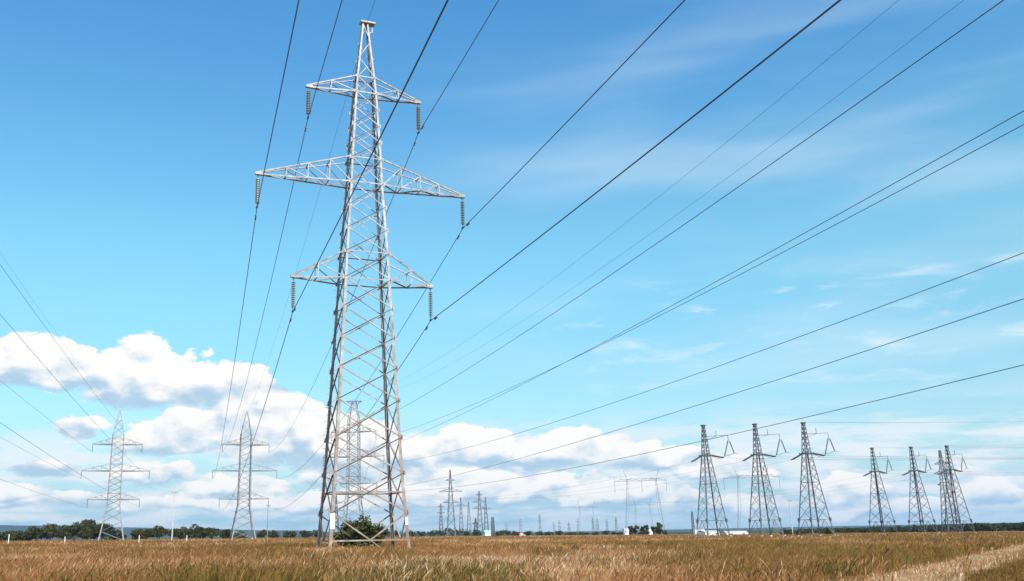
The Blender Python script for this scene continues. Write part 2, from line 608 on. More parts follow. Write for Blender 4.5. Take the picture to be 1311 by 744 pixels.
def hills():
    xs = np.linspace(-6500, 7000, 260)
    px_top = {-900: 655, -200: 668, 0: 672, 120: 674.5, 250: 677, 420: 681, 600: 682.5, 760: 683, 900: 681.5, 1050: 677, 1200: 672.5, 1330: 669, 1600: 662, 2400: 640}
    kx, kz = [], []
    for px, py in sorted(px_top.items()):
        d = sight(px, py)
        k = 5800 / d.y
        kx.append(d.x * k)
        kz.append(EYE + d.z * k)
    ridge = np.interp(xs, kx, kz) + 2.5 * np.sin(xs / 210.0) + 1.6 * np.sin(xs / 77.0 + 1)
    ridge = np.maximum(ridge, 3)
    t = np.linspace(0, 1, 14)
    rows = []
    for k in t:
        y = 4900 + 2400 * k
        prof = math.sin(math.pi * min(k / .75, 1.0) * .5) if k < .75 * .5 else math.cos((k - .375) / .625 * math.pi / 2) ** .7 if k < 1 else 0
        rows.append(np.stack([xs, np.full_like(xs, y), -9 + (ridge + 9) * prof], -1))
    V = np.concatenate(rows)
    nx = len(xs)
    i = np.arange((len(t) - 1) * (nx - 1))
    a = (i // (nx - 1)) * nx + i % (nx - 1)
    F = np.stack([a, a + 1, a + nx + 1, a + nx], 1)
    o = np_mesh('hills', V, F, hill_mat(), smooth=True)
    tag(o, 'low blue wooded hills along the horizon', 'hills', kind='structure')


hills()

# mown strip in the right foreground
PATH_FAR = [(1040, 756), (1110, 742), (1180, 726), (1240, 712), (1290, 702), (1345, 691)]
PATH_NEAR = [(1180, 775), (1215, 757), (1235, 744), (1262, 733), (1300, 721), (1360, 708)]


def path_strip():
    fa = [on_ground(*p) for p in PATH_FAR]
    ne = [on_ground(*p) for p in PATH_NEAR]
    n, m = 60, 10

    def samp(lst, t):
        k = t * (len(lst) - 1)
        i = min(int(k), len(lst) - 2)
        return lst[i].lerp(lst[i + 1], k - i)
    V = []
    for i in range(n):
        a, b = samp(fa, i / (n - 1)), samp(ne, i / (n - 1))
        for j in range(m):
            s_ = j / (m - 1)
            wob = .35 * math.sin(i * .9) * (1 - s_) + .3 * math.sin(i * .7 + 2) * s_
            p = a.lerp(b, s_) + Vector((wob * .5, wob, 0))
            V.append((p.x, p.y, tzf(p.x, p.y) + .035))
    F = [(i * m + j, i * m + j + 1, (i + 1) * m + j + 1, (i + 1) * m + j) for i in range(n - 1) for j in range(m - 1)]
    o = np_mesh('path', np.array(V), np.array(F), path_mat(), smooth=True)
    tag(o, 'pale mown straw track crossing the right foreground', 'path', kind='structure')
    return [Vector((p.x, p.y)) for p in fa], [Vector((p.x, p.y)) for p in ne]


PF, PN = path_strip()
POLY = np.array([(p.x, p.y) for p in PF] + [(p.x, p.y) for p in reversed(PN)])


def in_poly(x, y, poly):
    inside = np.zeros(x.shape, bool)
    j = len(poly) - 1
    for i in range(len(poly)):
        xi, yi = poly[i]
        xj, yj = poly[j]
        c = ((yi > y) != (yj > y)) & (x < (xj - xi) * (y - yi) / (yj - yi + 1e-12) + xi)
        inside ^= c
        j = i
    return inside


# ------------------------------------------------------------------ grass (nobody could count it)
def vnoise(x, y, scale, seed):
    """smooth value noise in 0..1"""
    r = np.random.default_rng(seed).random((256, 256))
    u, v = x / scale + 500, y / scale + 500
    i, j = np.floor(u).astype(int), np.floor(v).astype(int)
    fu, fv = u - i, v - j
    fu, fv = fu * fu * (3 - 2 * fu), fv * fv * (3 - 2 * fv)
    a, b = r[i % 256, j % 256], r[(i + 1) % 256, j % 256]
    c, d = r[i % 256, (j + 1) % 256], r[(i + 1) % 256, (j + 1) % 256]
    return (a * (1 - fu) + b * fu) * (1 - fv) + (c * (1 - fu) + d * fu) * fv


def grass_patch(name, d0, d1, n, width, height, label, clump=3, far=False):
    nc = n // clump
    u = rng.random(nc)
    d = np.sqrt(d0 ** 2 + (d1 ** 2 - d0 ** 2) * u)
    a = rng.uniform(-.66, .82, nc)
    a = np.arctan(a)
    x, y = d * np.sin(a), d * np.cos(a)
    strip = in_poly(x, y, POLY)
    ok = ~strip | (rng.random(len(x)) < .6)
    # beyond the strip, in the right corner, the turf is short and green
    x, y = x[ok], y[ok]
    x = np.repeat(x, clump) + rng.normal(0, .13, len(x) * clump)
    y = np.repeat(y, clump) + rng.normal(0, .13, len(y) * clump)
    N = len(x)
    strip = in_poly(x + rng.normal(0, .12, N), y + rng.normal(0, .18, N) + 1.0 * (vnoise(x, y, 1.6, 31) - .5), POLY)
    wx_ = x + .25 * y
    pn = vnoise(wx_, y * .6, 6.0, 3) * .55 + vnoise(x, y * .8, 1.7, 4) * .35 + vnoise(x, y, 21.0, 5) * .45
    gn = vnoise(x, y * .6, 3.6, 8) * .55 + vnoise(x, y * .5, 13.0, 9) * .55
    pale = vnoise(x, y * .5, 8.0, 21)
    hh = height * (.45 + .70 * vnoise(x, y, 3.5, 6) + .35 * vnoise(x, y, 1.1, 16)) * rng.uniform(.45, 1.25, N)
    tint = .05 + .65 * pn + rng.normal(0, .13, N) + np.where(pale > .70, .13, 0)
    green = gn > .69 + .14 * rng.random(N)
    tint = np.where(green & (rng.random(N) < .7), .03 + .20 * rng.random(N), tint)
    dark = vnoise(x, y * .5, 2.1, 51) * .7 + vnoise(x, y, .8, 52) * .3 > .64
    tint = np.where(dark & (rng.random(N) < .7), rng.normal(.27, .07, N), tint)
    hh = np.where(dark, hh * 1.22, hh)
    gold = (x / y > .22) & (vnoise(x, y * .35, 9.0, 41) > .56) & (y > 30)
    tint = np.where(gold & (rng.random(N) < .6), rng.normal(.23, .035, N), tint)
    # right corner turf
    nearest = PN
    cx = np.array([p.x for p in PN])
    cy = np.array([p.y for p in PN])
    ylim = np.interp(x, cx, cy, left=-1, right=cy[-1])
    corner = (y < ylim) & (x > cx.min())
    hh = np.where(corner, hh * .35, hh)
    tint = np.where(corner, .12 + .30 * rng.random(N), tint)
    hh = np.where(strip, hh * np.where(rng.random(N) < .22, .40, .15) + .02, hh)
    tint = np.where(strip, .70 + .30 * (pn - .6) + rng.normal(0, .17, N), tint)
    tint = np.clip(tint, 0.02, .98)
    z = tz(x, y)
    ang = rng.uniform(0, 2 * np.pi, N)
    lean = rng.uniform(.08, .75, N) * hh
    la = rng.normal(.2, 1.5, N)
    dx, dy = np.cos(la) * lean, np.sin(la) * lean
    wv = width * rng.uniform(.6, 1.3, N)
    wx, wy = np.cos(ang) * wv / 2, np.sin(ang) * wv / 2
    head = rng.random(N) < .55
    w1 = np.where(head, .45, .85)
    w2 = np.where(head, 1.35, .55)
    rows = []
    for (t, ws, bend) in ((0, .7, 0), (.5, w1, .28), (.8, w2, .66), (1.0, .12, 1.0)):
        px_, py_, pz = x + dx * bend, y + dy * bend, z - .02 + hh * t * (1 - .12 * bend)
        rows.append(np.stack([px_ - wx * ws, py_ - wy * ws, pz], -1))
        rows.append(np.stack([px_ + wx * ws, py_ + wy * ws, pz], -1))
    V = np.stack(rows, 1).reshape(-1, 3)
    base = np.arange(N) * 8
    F = np.concatenate([np.stack([base + 2 * k, base + 2 * k + 1, base + 2 * k + 3, base + 2 * k + 2], 1) for k in range(3)])
    tv = np.repeat(tint, 8)
    o = np_mesh(name, V, F, M_GRASS, tint=tv)
    tag(o, label, 'grass', kind='stuff')


grass_patch('grass', 19, 50, 250000, .0165, .50, 'tall dry brown grass with seed heads in the foreground', 4)
grass_patch('grass', 50, 120, 230000, .032, .50, 'dry brown grass around the foot of the large tower', 3)
grass_patch('grass', 120, 420, 130000, .095, .46, 'dry grass of the far part of the field', 2)

# ------------------------------------------------------------------ lattice towers
def lerp_levels(levels, h):
    hs = [l[0] for l in levels]
    return float(np.interp(h, hs, [l[1] for l in levels])), float(np.interp(h, hs, [l[2] for l in levels]))


def corner(levels, h, sx, sy):
    a, b = lerp_levels(levels, h)
    return Vector((sx * a, sy * b, h))


CORN = [(-1, -1), (1, -1), (1, 1), (-1, 1)]
FACES = [((-1, -1), (1, -1), (0, -1, 0)), ((1, -1), (1, 1), (1, 0, 0)), ((1, 1), (-1, 1), (0, 1, 0)), ((-1, 1), (-1, -1), (-1, 0, 0))]


def build_arm(mb, levels, side, h0, h1, length, nint, w, tip_h=None, wlo=1.15, wup=1.15):
    """tapering lattice crossarm; chords start on the body at h0 (lower) and h1 (upper)"""
    th = h0 if tip_h is None else tip_h
    tip = Vector((side * length, 0, th))
    tw = .10
    L0 = {s: corner(levels, h0, side, s) for s in (-1, 1)}
    U0 = {s: corner(levels, h1, side, s) for s in (-1, 1)}
    tl = {s: tip + Vector((0, s * tw, 0)) for s in (-1, 1)}
    tu = {s: tip + Vector((0, s * tw, .12)) for s in (-1, 1)}
    for s in (-1, 1):
        n = (0, s, 0)
        mb.angle(L0[s], tl[s], w * wlo, n, flip=side * s)
        mb.angle(U0[s], tu[s], w * wup, n, flip=-side * s)
    ts = [(k + 1) / (nint + 1) for k in range(nint)]
    prev = 0.0
    for k, t in enumerate(ts):
        t = t * .93 if nint > 1 else .52
        for s in (-1, 1):
            n = (0, s, 0)
            mb.angle(L0[s].lerp(tl[s], t), U0[s].lerp(tu[s], t), w * .75, n)
            mb.angle(U0[s].lerp(tu[s], t), L0[s].lerp(tl[s], prev), w * .7, n)
        # bottom and top plane lacing
        a, b = (-1, 1) if k % 2 == 0 else (1, -1)
        mb.angle(L0[a].lerp(tl[a], prev), L0[b].lerp(tl[b], t), w * .95, (0, 0, -1), inward=False)
        mb.angle(L0[-1].lerp(tl[-1], t), L0[1].lerp(tl[1], t), w * .8, (0, 0, -1))
        mb.angle(U0[-1].lerp(tu[-1], t), U0[1].lerp(tu[1], t), w * .6, (0, 0, 1))
        prev = t
    a, b = (-1, 1) if nint % 2 == 0 else (1, -1)
    mb.angle(L0[a].lerp(tl[a], prev), L0[b].lerp(tl[b], prev + (1 - prev) * .75), w * .95, (0, 0, -1), inward=False)
    # tip plate
    mb.box(tip + Vector((-side * .10, 0, .05)), (.55, .26, .20))


def lattice_tower(name, loc, yaw, levels, nodes, arms, mats, wl, wb, peak=None, t_top=None, footing=True, single=False, pegs=False, base_v=True, zig_from=1e9, wlo=1.15, wup=1.15, gusset=False):
    root = empty(name, loc, yaw)
    ms, mdark = mats
    top = levels[-1][0]
    hs = [l[0] for l in levels]
    for (sx, sy) in CORN:
        mb = MB()
        for k in range(len(hs) - 1):
            p, q = corner(levels, hs[k], sx, sy), corner(levels, hs[k + 1], sx, sy)
            w = wl * (1.0 - .45 * (hs[k] / top))
            # leg angles sit with their heel outwards
            ax = (q - p).normalized()
            n = Vector((sx, 0, 0))
            prof_n = Vector((0, sy, 0))
            t = w * .16
            e0, e1 = p - ax * (.0 if k else .25), q
            vs = []
            for e in (e0, e1):
                for (a, b) in ((0, 0), (w, 0), (w, t), (t, t), (t, w), (0, w)):
                    vs.append(e + Vector((-sx * a, -sy * b, 0)))
            fs = [(i, (i + 1) % 6, 6 + (i + 1) % 6, 6 + i) for i in range(6)] + [(0, 3, 2, 1), (0, 5, 4, 3), (6, 7, 8, 9), (6, 9, 10, 11)]
            mb.add(vs, fs)
        if pegs and (sx, sy) == (-1, 1):
            for i in range(int(3.0 / .5), int(34 / .5)):
                c = corner(levels, i * .5, sx, sy)
                mb.bar(c, c + Vector((-.24 if i % 2 else 0, 0 if i % 2 else .24, 0)), .035)
        mb.build('leg', ms, root)
    for fi, (c0, c1, n) in enumerate(FACES):
        mb = MB()
        for k in range(len(nodes) - 1):
            h0, h1 = nodes[k], nodes[k + 1]
            w = wb * (1.0 - .35 * h0 / top)
            a0, a1 = corner(levels, h0, *c0), corner(levels, h1, *c0)
            b0, b1 = corner(levels, h0, *c1), corner(levels, h1, *c1)
            if k == 0 and base_v:
                mid = a0.lerp(b0, .5)
                mb.angle(a1, mid, w, n, ext=0)
                mb.angle(b1, mid, w, n, ext=0)
                mb.angle(a0, b0, w * 1.1, n, flip=-1)
                if fi == 0:
                    f0, f1 = corner(levels, 0, *c0), corner(levels, 0, *c1)
                    mb.angle(mid, f0.lerp(f1, .72), w * .7, n)
                continue
            if h0 >= zig_from:
                if (k + fi) % 2:
                    mb.angle(a0, b1, w, n)
                else:
                    mb.angle(a1, b0, w, n)
                continue
            off = Vector(n) * (wb * .15)
            mb.angle(a1, b0, w, n, inward=True, flip=1)                       # falling bar, flat to the sun
            mb.angle(a0 - off, b1 - off, w * 1.05, n, inward=False, flip=-1)   # rising bar, flange out on its upper edge
        for (h0, h1) in [(a[0], a[1]) for a in arms]:
            for h in (h0, h1):
                mb.angle(corner(levels, h, *c0), corner(levels, h, *c1), wb * .9, n, flip=-1)
        if gusset:
            for h in nodes[1:-1]:
                for cc in (c0, c1):
                    p = corner(levels, h, *cc)
                    q = corner(levels, h, *(c1 if cc == c0 else c0))
                    d_ = (q - p).normalized()
                    g_ = min(.30, .13 * (q - p).length)
                    mb.bar(p + d_ * .02 + Vector(n) * .012 - Vector((0, 0, g_ * .55)), p + d_ * .02 + Vector(n) * .012 + Vector((0, 0, g_ * .55)), .014, g_ * 1.1, n=d_)
        mb.build('face_bracing', ms, root)
    for (h0, h1, length, nint) in arms:
        for side in (-1, 1):
            mb = MB()
            build_arm(mb, levels, side, h0, h1, length, nint, wb * .95, wlo=wlo, wup=wup)
            mb.build('crossarm', ms, root)
    if peak:
        mb = MB()
        h = top
        a, b = levels[-1][1:]
        mb.box((.22, 0, h + .06), (2 * a + .75, 2 * b + .25, .14))
        mb.bar((.62, 0, h), (.62, 0, h - .75), .10)
        mb.bar((.62, 0, h - .65), (a * 1.0, 0, h - .95), .07)
        mb.build('earth_wire_bracket', ms, root)
    if t_top:
        mb = MB()
        a, b = levels[-1][1:]
        for s in (-1, 1):
            mb.bar((-t_top, s * b * .6, top), (t_top, s * b * .6, top), .28)
            mb.bar((-t_top * .9, s * b * .6, top), (-a, s * b, top - 1.4), .16)
            mb.bar((t_top * .9, s * b * .6, top), (a, s * b, top - 1.4), .16)
        mb.bar((-t_top, -b * .6, top), (-t_top, b * .6, top), .2)
        mb.bar((t_top, -b * .6, top), (t_top, b * .6, top), .2)
        mb.build('earth_wire_beam', ms, root)
    if footing:
        for (sx, sy) in CORN:
            mb = MB()
            c = corner(levels, 0, sx, sy)
            mb.box((c.x - sx * .08, c.y - sy * .08, -.15), (.7, .7, .6), taper=.75)
            mb.build('footing', M_CONC, root)
    return root


MAIN = Vector((-6.37, 68.0, 0))
MAIN.z = tzf(MAIN.x, MAIN.y)
MYAW = .36
RAT = .65
mlv = [(0, 3.00), (.95, 2.89), (2.8, 2.755), (5.57, 2.545), (20.0, 1.78), (22.1, 1.67), (27.85, 1.295), (29.9, 1.225), (35.69, .885), (37.1, .755), (42.15, .24)]
mlv = [(h, w, w * RAT if h < 37.2 else w * .8) for h, w in mlv]
mnodes = [.95, 2.8, 5.57, 8.1, 10.8, 13.2, 15.5, 17.75, 20.0, 22.1, 24.0, 25.9, 27.85, 29.9, 31.35, 32.8, 34.25, 35.69, 37.1, 38.8, 40.4, 42.15]
marms = [(20.0, 22.15, 5.45, 1), (27.85, 29.95, 8.33, 3), (35.69, 37.1, 4.62, 1)]
tower = lattice_tower('transmission_tower', MAIN, MYAW, mlv, mnodes, marms, (M_GALV, M_DARK_STEEL), .228, .094, peak=True, pegs=True, zig_from=37.0, gusset=True)
tag(tower, 'tall pale steel lattice transmission tower in the foreground with three crossarms', 'pylon')
# diaphragm and white plates
mb = MB()
for hh_ in (4.25,):
    for (c0, c1, n) in FACES:
        mb.angle(corner(mlv, hh_, *c0), corner(mlv, hh_, *c1), .10, n, flip=-1)
    mb.angle(corner(mlv, hh_, -1, -1), corner(mlv, hh_, 1, 1), .08, (0, 0, 1))
mb.build('diaphragm', M_GALV, tower)
c = corner(mlv, 2.25, -1, -1)
mb = MB()
mb.box((c.x + .13, c.y - .04, c.z), (.34, .03, 1.05))
mb.build('number_plate', M_PLATE, tower)
c = corner(mlv, 2.2, 1, -1)
mb = MB()
mb.box((c.x - .10, c.y - .04, c.z), (.18, .03, .55))
mb.build('number_plate', M_PLATE, tower)

# ------------------------------------------------------------------ insulator strings
INS = 2.62


def insulator_string(loc, rz, n=14, length=INS, label='', group=None, tilt=None):
    root = empty('insulator_string', loc, rz)
    mb = MB()
    mb.bar((0, 0, 0), (0, 0, -.30), .07)
    mb.box((0, 0, -.06), (.16, .10, .12))
    mb.build('hanger', M_DARK_STEEL, root)
    step = (length - .30 - .32) / n
    d = MB()
    d.lathe([(.035, 0), (.05, -.03), (.165, -.075), (.17, -.10), (.06, -.095), (.035, -.12), (.035, -step)], 10)
    first = None
    for k in range(n):
        if first is None:
            o = d.build('insulator_disc', M_GLASS, root, smooth=False)
            first = o
        else:
            o = first.copy()
            COL.objects.link(o)
            o.parent = root
        o.location = (0, 0, -.30 - k * step)
    mb = MB()
    mb.bar((0, 0, -length + .34), (0, 0, -length + .08), .06)
    mb.box((0, 0, -length + .05), (.13, .44, .12), taper=.7)
    mb.build('suspension_clamp', M_DARK_STEEL, root)
    tag(root, label, 'insulator', group)
    return root


AX = Vector((math.cos(MYAW), math.sin(MYAW), 0))
TIPNAME = {0: 'lower', 1: 'middle', 2: 'upper'}
att_main = []
for k, (h0, h1, ln, ni) in enumerate(marms):
    for side in (-1, 1):
        p = MAIN + AX * (side * (ln - .05)) + Vector((0, 0, h0 - .05))
        nm = '%s end of the %s crossarm' % ('left' if side < 0 else 'right', ('lowest', 'longest middle', 'topmost')[k])
        insulator_string(p, MYAW, label='string of dark insulator discs hanging from the ' + nm, group='insulator strings of the large tower')
        att_main.append((side, k, p - Vector((0, 0, INS))))

# ------------------------------------------------------------------ the two towers of the lines to the left and the one behind
def px_tower(px, pyb, dist):
    return place(px, pyb, dist)


P316 = Vector((-72.5, 330.0, 0))
P316.z = tzf(P316.x, P316.y)
lev_b = [(0, 4.2, 4.2), (3.2, 3.6, 3.6), (11.8, 2.15, 2.15), (36.0, 1.95, 1.95), (44.6, .2, .2)]
nod_b = [0, 3.2, 6.4, 9.3, 11.8, 13.8, 15.8, 17.9, 20, 22, 24, 26.1, 28.2, 30.3, 32.6, 34.4, 36.0, 38.6, 41.4, 44.6]
arm_b = [(13.8, 15.9, 8.5, 2), (23.5, 25.9, 11.2, 2), (32.6, 34.7, 8.2, 2)]
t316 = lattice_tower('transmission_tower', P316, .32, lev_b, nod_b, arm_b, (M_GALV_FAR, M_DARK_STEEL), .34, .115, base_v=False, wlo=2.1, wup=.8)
tag(t316, 'distant barrel shaped lattice tower with pointed top, just left of the large tower', 'pylon', 'lattice towers on the far side of the field')
P148 = place(142, 692.5, 345)
t148 = copy_tree(t316)
t148.location = P148
t148.rotation_euler = (0, 0, .34)
t148['label'] = 'distant pointed lattice tower with white splayed legs in front of dark trees at far left'
T448_D = 300.0
P448 = place(452, 690, T448_D)
lev_c = [(0, 3.6, 3.6), (15.3, 1.95, 1.95), (37.0, 1.75, 1.75), (43.2, .75, .75)]
nod_c = [0, 3.4, 6.6, 9.6, 12.5, 15.3, 17.1, 19.2, 21.3, 23.4, 25.5, 27.6, 29.6, 31.5, 33.4, 35.2, 37.0, 39.2, 41.2, 43.2]
arm_c = [(17.1, 19.4, 7.6, 2), (25.5, 28.0, 9.9, 2), (33.4, 35.6, 7.3, 2)]
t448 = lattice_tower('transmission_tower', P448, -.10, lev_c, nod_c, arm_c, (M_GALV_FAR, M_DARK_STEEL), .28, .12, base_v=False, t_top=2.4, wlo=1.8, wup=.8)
tag(t448, 'flat topped lattice tower seen through the legs of the large tower', 'pylon', 'lattice towers on the far side of the field')

# short strings at their arm ends
for (tw, armset, nmz) in ((t316, arm_b, 'tower just left of the large one'), (t148, arm_b, 'tower at far left'), (t448, arm_c, 'flat topped tower')):
    yw = tw.rotation_euler.z
    a = Vector((math.cos(yw), math.sin(yw), 0))
    for k, (h0, h1, ln, ni) in enumerate(armset):
        for side in (-1, 1):
            p = tw.location + a * (side * (ln - .05)) + Vector((0, 0, h0 - .1))
            root = MB()
            root.bar((0, 0, 0), (0, 0, -.3), .08)
            for q in range(8):
                root.lathe([(.05, -.3 - q * .27), (.17, -.40 - q * .27), (.05, -.5 - q * .27)], 6)
            root.box((0, 0, -2.55), (.16, .5, .16))
            o = root.build('insulator_string', M_DARK_STEEL)
            o.location = p
            o.rotation_euler = (0, 0, yw)
            tag(o, 'small insulator string, %s end of %s crossarm, %s' % ('left' if side < 0 else 'right', ('lowest', 'middle', 'top')[k], nmz), 'insulator', 'insulator strings of the distant towers')

# ------------------------------------------------------------------ wires
def sag_pts(A, B, sag, n):
    return [A.lerp(B, t) - Vector((0, 0, 4 * sag * t * (1 - t))) for t in np.linspace(0, 1, n)]


def wire(spans, r, label, dampers=None, group='wires', n=48, cat='wire'):
    """one conductor running through all its spans"""
    pts = []
    for (A, B, sag) in spans:
        p = sag_pts(A, B, sag, n)
        pts += p if not pts else p[1:]
    mb = MB()
    o0 = pts[0]
    mb.tube([p - o0 for p in pts], r, 6)
    o = mb.build('power_line_wire', M_WIRE, smooth=True)
    o.location = o0
    tag(o, label, cat, group)
    for (A, B, sag) in (dampers or []):
        L = (B - A).length
        t = 1.55 / L
        p0 = A.lerp(B, t) - Vector((0, 0, 4 * sag * t * (1 - t)))
        d = (B - A).normalized()
        d.z -= 4 * sag / L
        d.normalize()
        mb = MB()
        q = p0 - o0 - Vector((0, 0, .12))
        mb.tube([q - d * .30, q - d * .12], .075, 6)
        mb.tube([q + d * .12, q + d * .30], .075, 6)
        mb.tube([q - d * .2, q + d * .2], .02, 5)
        mb.bar(q, q + Vector((0, 0, .14)), .06)
        mb.build('damper', M_DARK_STEEL, o)
    return o


PREV = Vector((65.7, -200.0, .32))
PYAW = .353
NYAW = .32
axp = Vector((math.cos(PYAW), math.sin(PYAW), 0))
axn = Vector((math.cos(NYAW), math.sin(NYAW), 0))
for (side, k, p) in att_main:
    h0, h1, ln, ni = marms[k]
    B = PREV + axp * (side * ln) + Vector((0, 0, h0 - .05 - INS))
    nb = arm_b[k]
    N_ = P316 + axn * (side * nb[2]) + Vector((0, 0, nb[0] - 2.65))
    sg_n = 5.6
    wire([(N_, p, sg_n), (p, B, 3.08)], .030, 'dark power line held at the %s end of the %s crossarm' % ('left' if side < 0 else 'right', ('lowest', 'longest middle', 'topmost')[k]),
         dampers=[(p, B, 3.08), (p, N_, sg_n)], group='wires of the large tower')
ptop = MAIN + AX * .2 + Vector((0, 0, 42.3))
wire([(P316 + Vector((0, 0, 43.6)), ptop, 4.0), (ptop, PREV + Vector((0, 0, 42.1)), 3.4)], .014, 'thin earth wire carried by the peak of the large tower', group='wires of the large tower')

# line of the flat topped tower, passing overhead to the right
Q448 = Vector((63.4, -50.0, 3.2))
QY = -.105
axq = Vector((math.cos(QY), math.sin(QY), 0))
yw = t448.rotation_euler.z
ax4 = Vector((math.cos(yw), math.sin(yw), 0))
R448 = place(428, 688, 760)
right_names = {(2, -1): 'uppermost thick wire', (1, -1): 'lower wire of a crossing pair', (2, 1): 'upper wire of a crossing pair', (0, -1): 'third line up from the lowest', (1, 1): 'second line up from the lowest', (0, 1): 'lowest line'}
for k, (h0, h1, ln, ni) in enumerate(arm_c):
    for side in (-1, 1):
        A = P448 + ax4 * (side * ln) + Vector((0, 0, h0 - 2.65))
        B = Q448 + axq * (side * ln) + Vector((0, 0, h0 - 2.65))
        wire([(P448 + (R448 - P448) + ax4 * (side * ln) + Vector((0, 0, h0 - 2.65 - 2)), A, 12.0), (A, B, 5.5)], .030 if side > 0 or k == 2 else .022,
             '%s right of the flat topped tower, crossing the sky' % right_names[(k, side)], group='wires to the flat topped tower', n=64)
for side in (-1, 1):
    A = P448 + ax4 * (side * 2.4) + Vector((0, 0, 43.2))
    B = Q448 + axq * (side * 2.4) + Vector((0, 0, 43.0))
    wire([(P448 + (R448 - P448) + ax4 * (side * 2.4) + Vector((0, 0, 39)), A, 9.0), (A, B, 10.1)], .013,
         '%s of two faint thin earth wires in the right sky' % ('upper' if side < 0 else 'lower'), group='wires to the flat topped tower', n=64)

# line of the far left tower
QL = Vector((-56.0, 75.0, 6.5))
yl = t148.rotation_euler.z
axl = Vector((math.cos(yl), math.sin(yl), 0))
left_lbl = {(2, 1): 'second wire down from the top', (2, -1): 'fourth wire down from the top', (1, 1): 'third wire down from the top', (1, -1): 'sixth wire down from the top', (0, 1): 'fifth wire down from the top', (0, -1): 'lowest wire'}
for k, (h0, h1, ln, ni) in enumerate(arm_b):
    for side in (-1, 1):
        A = P148 + axl * (side * ln) + Vector((0, 0, h0 - 2.65))
        B = QL + axl * (side * ln) + Vector((0, 0, h0 - 2.65))
        wire([(A, B, 1.0)], .026, '%s of those between left edge and far left tower' % left_lbl[(k, side)], group='wires to the far left tower')
wire([(P148 + Vector((0, 0, 43.6)), QL + Vector((0, 0, 43.5)), 2.4)], .014, 'faint topmost earth wire slanting from the left edge to the far left tower', group='wires to the far left tower')

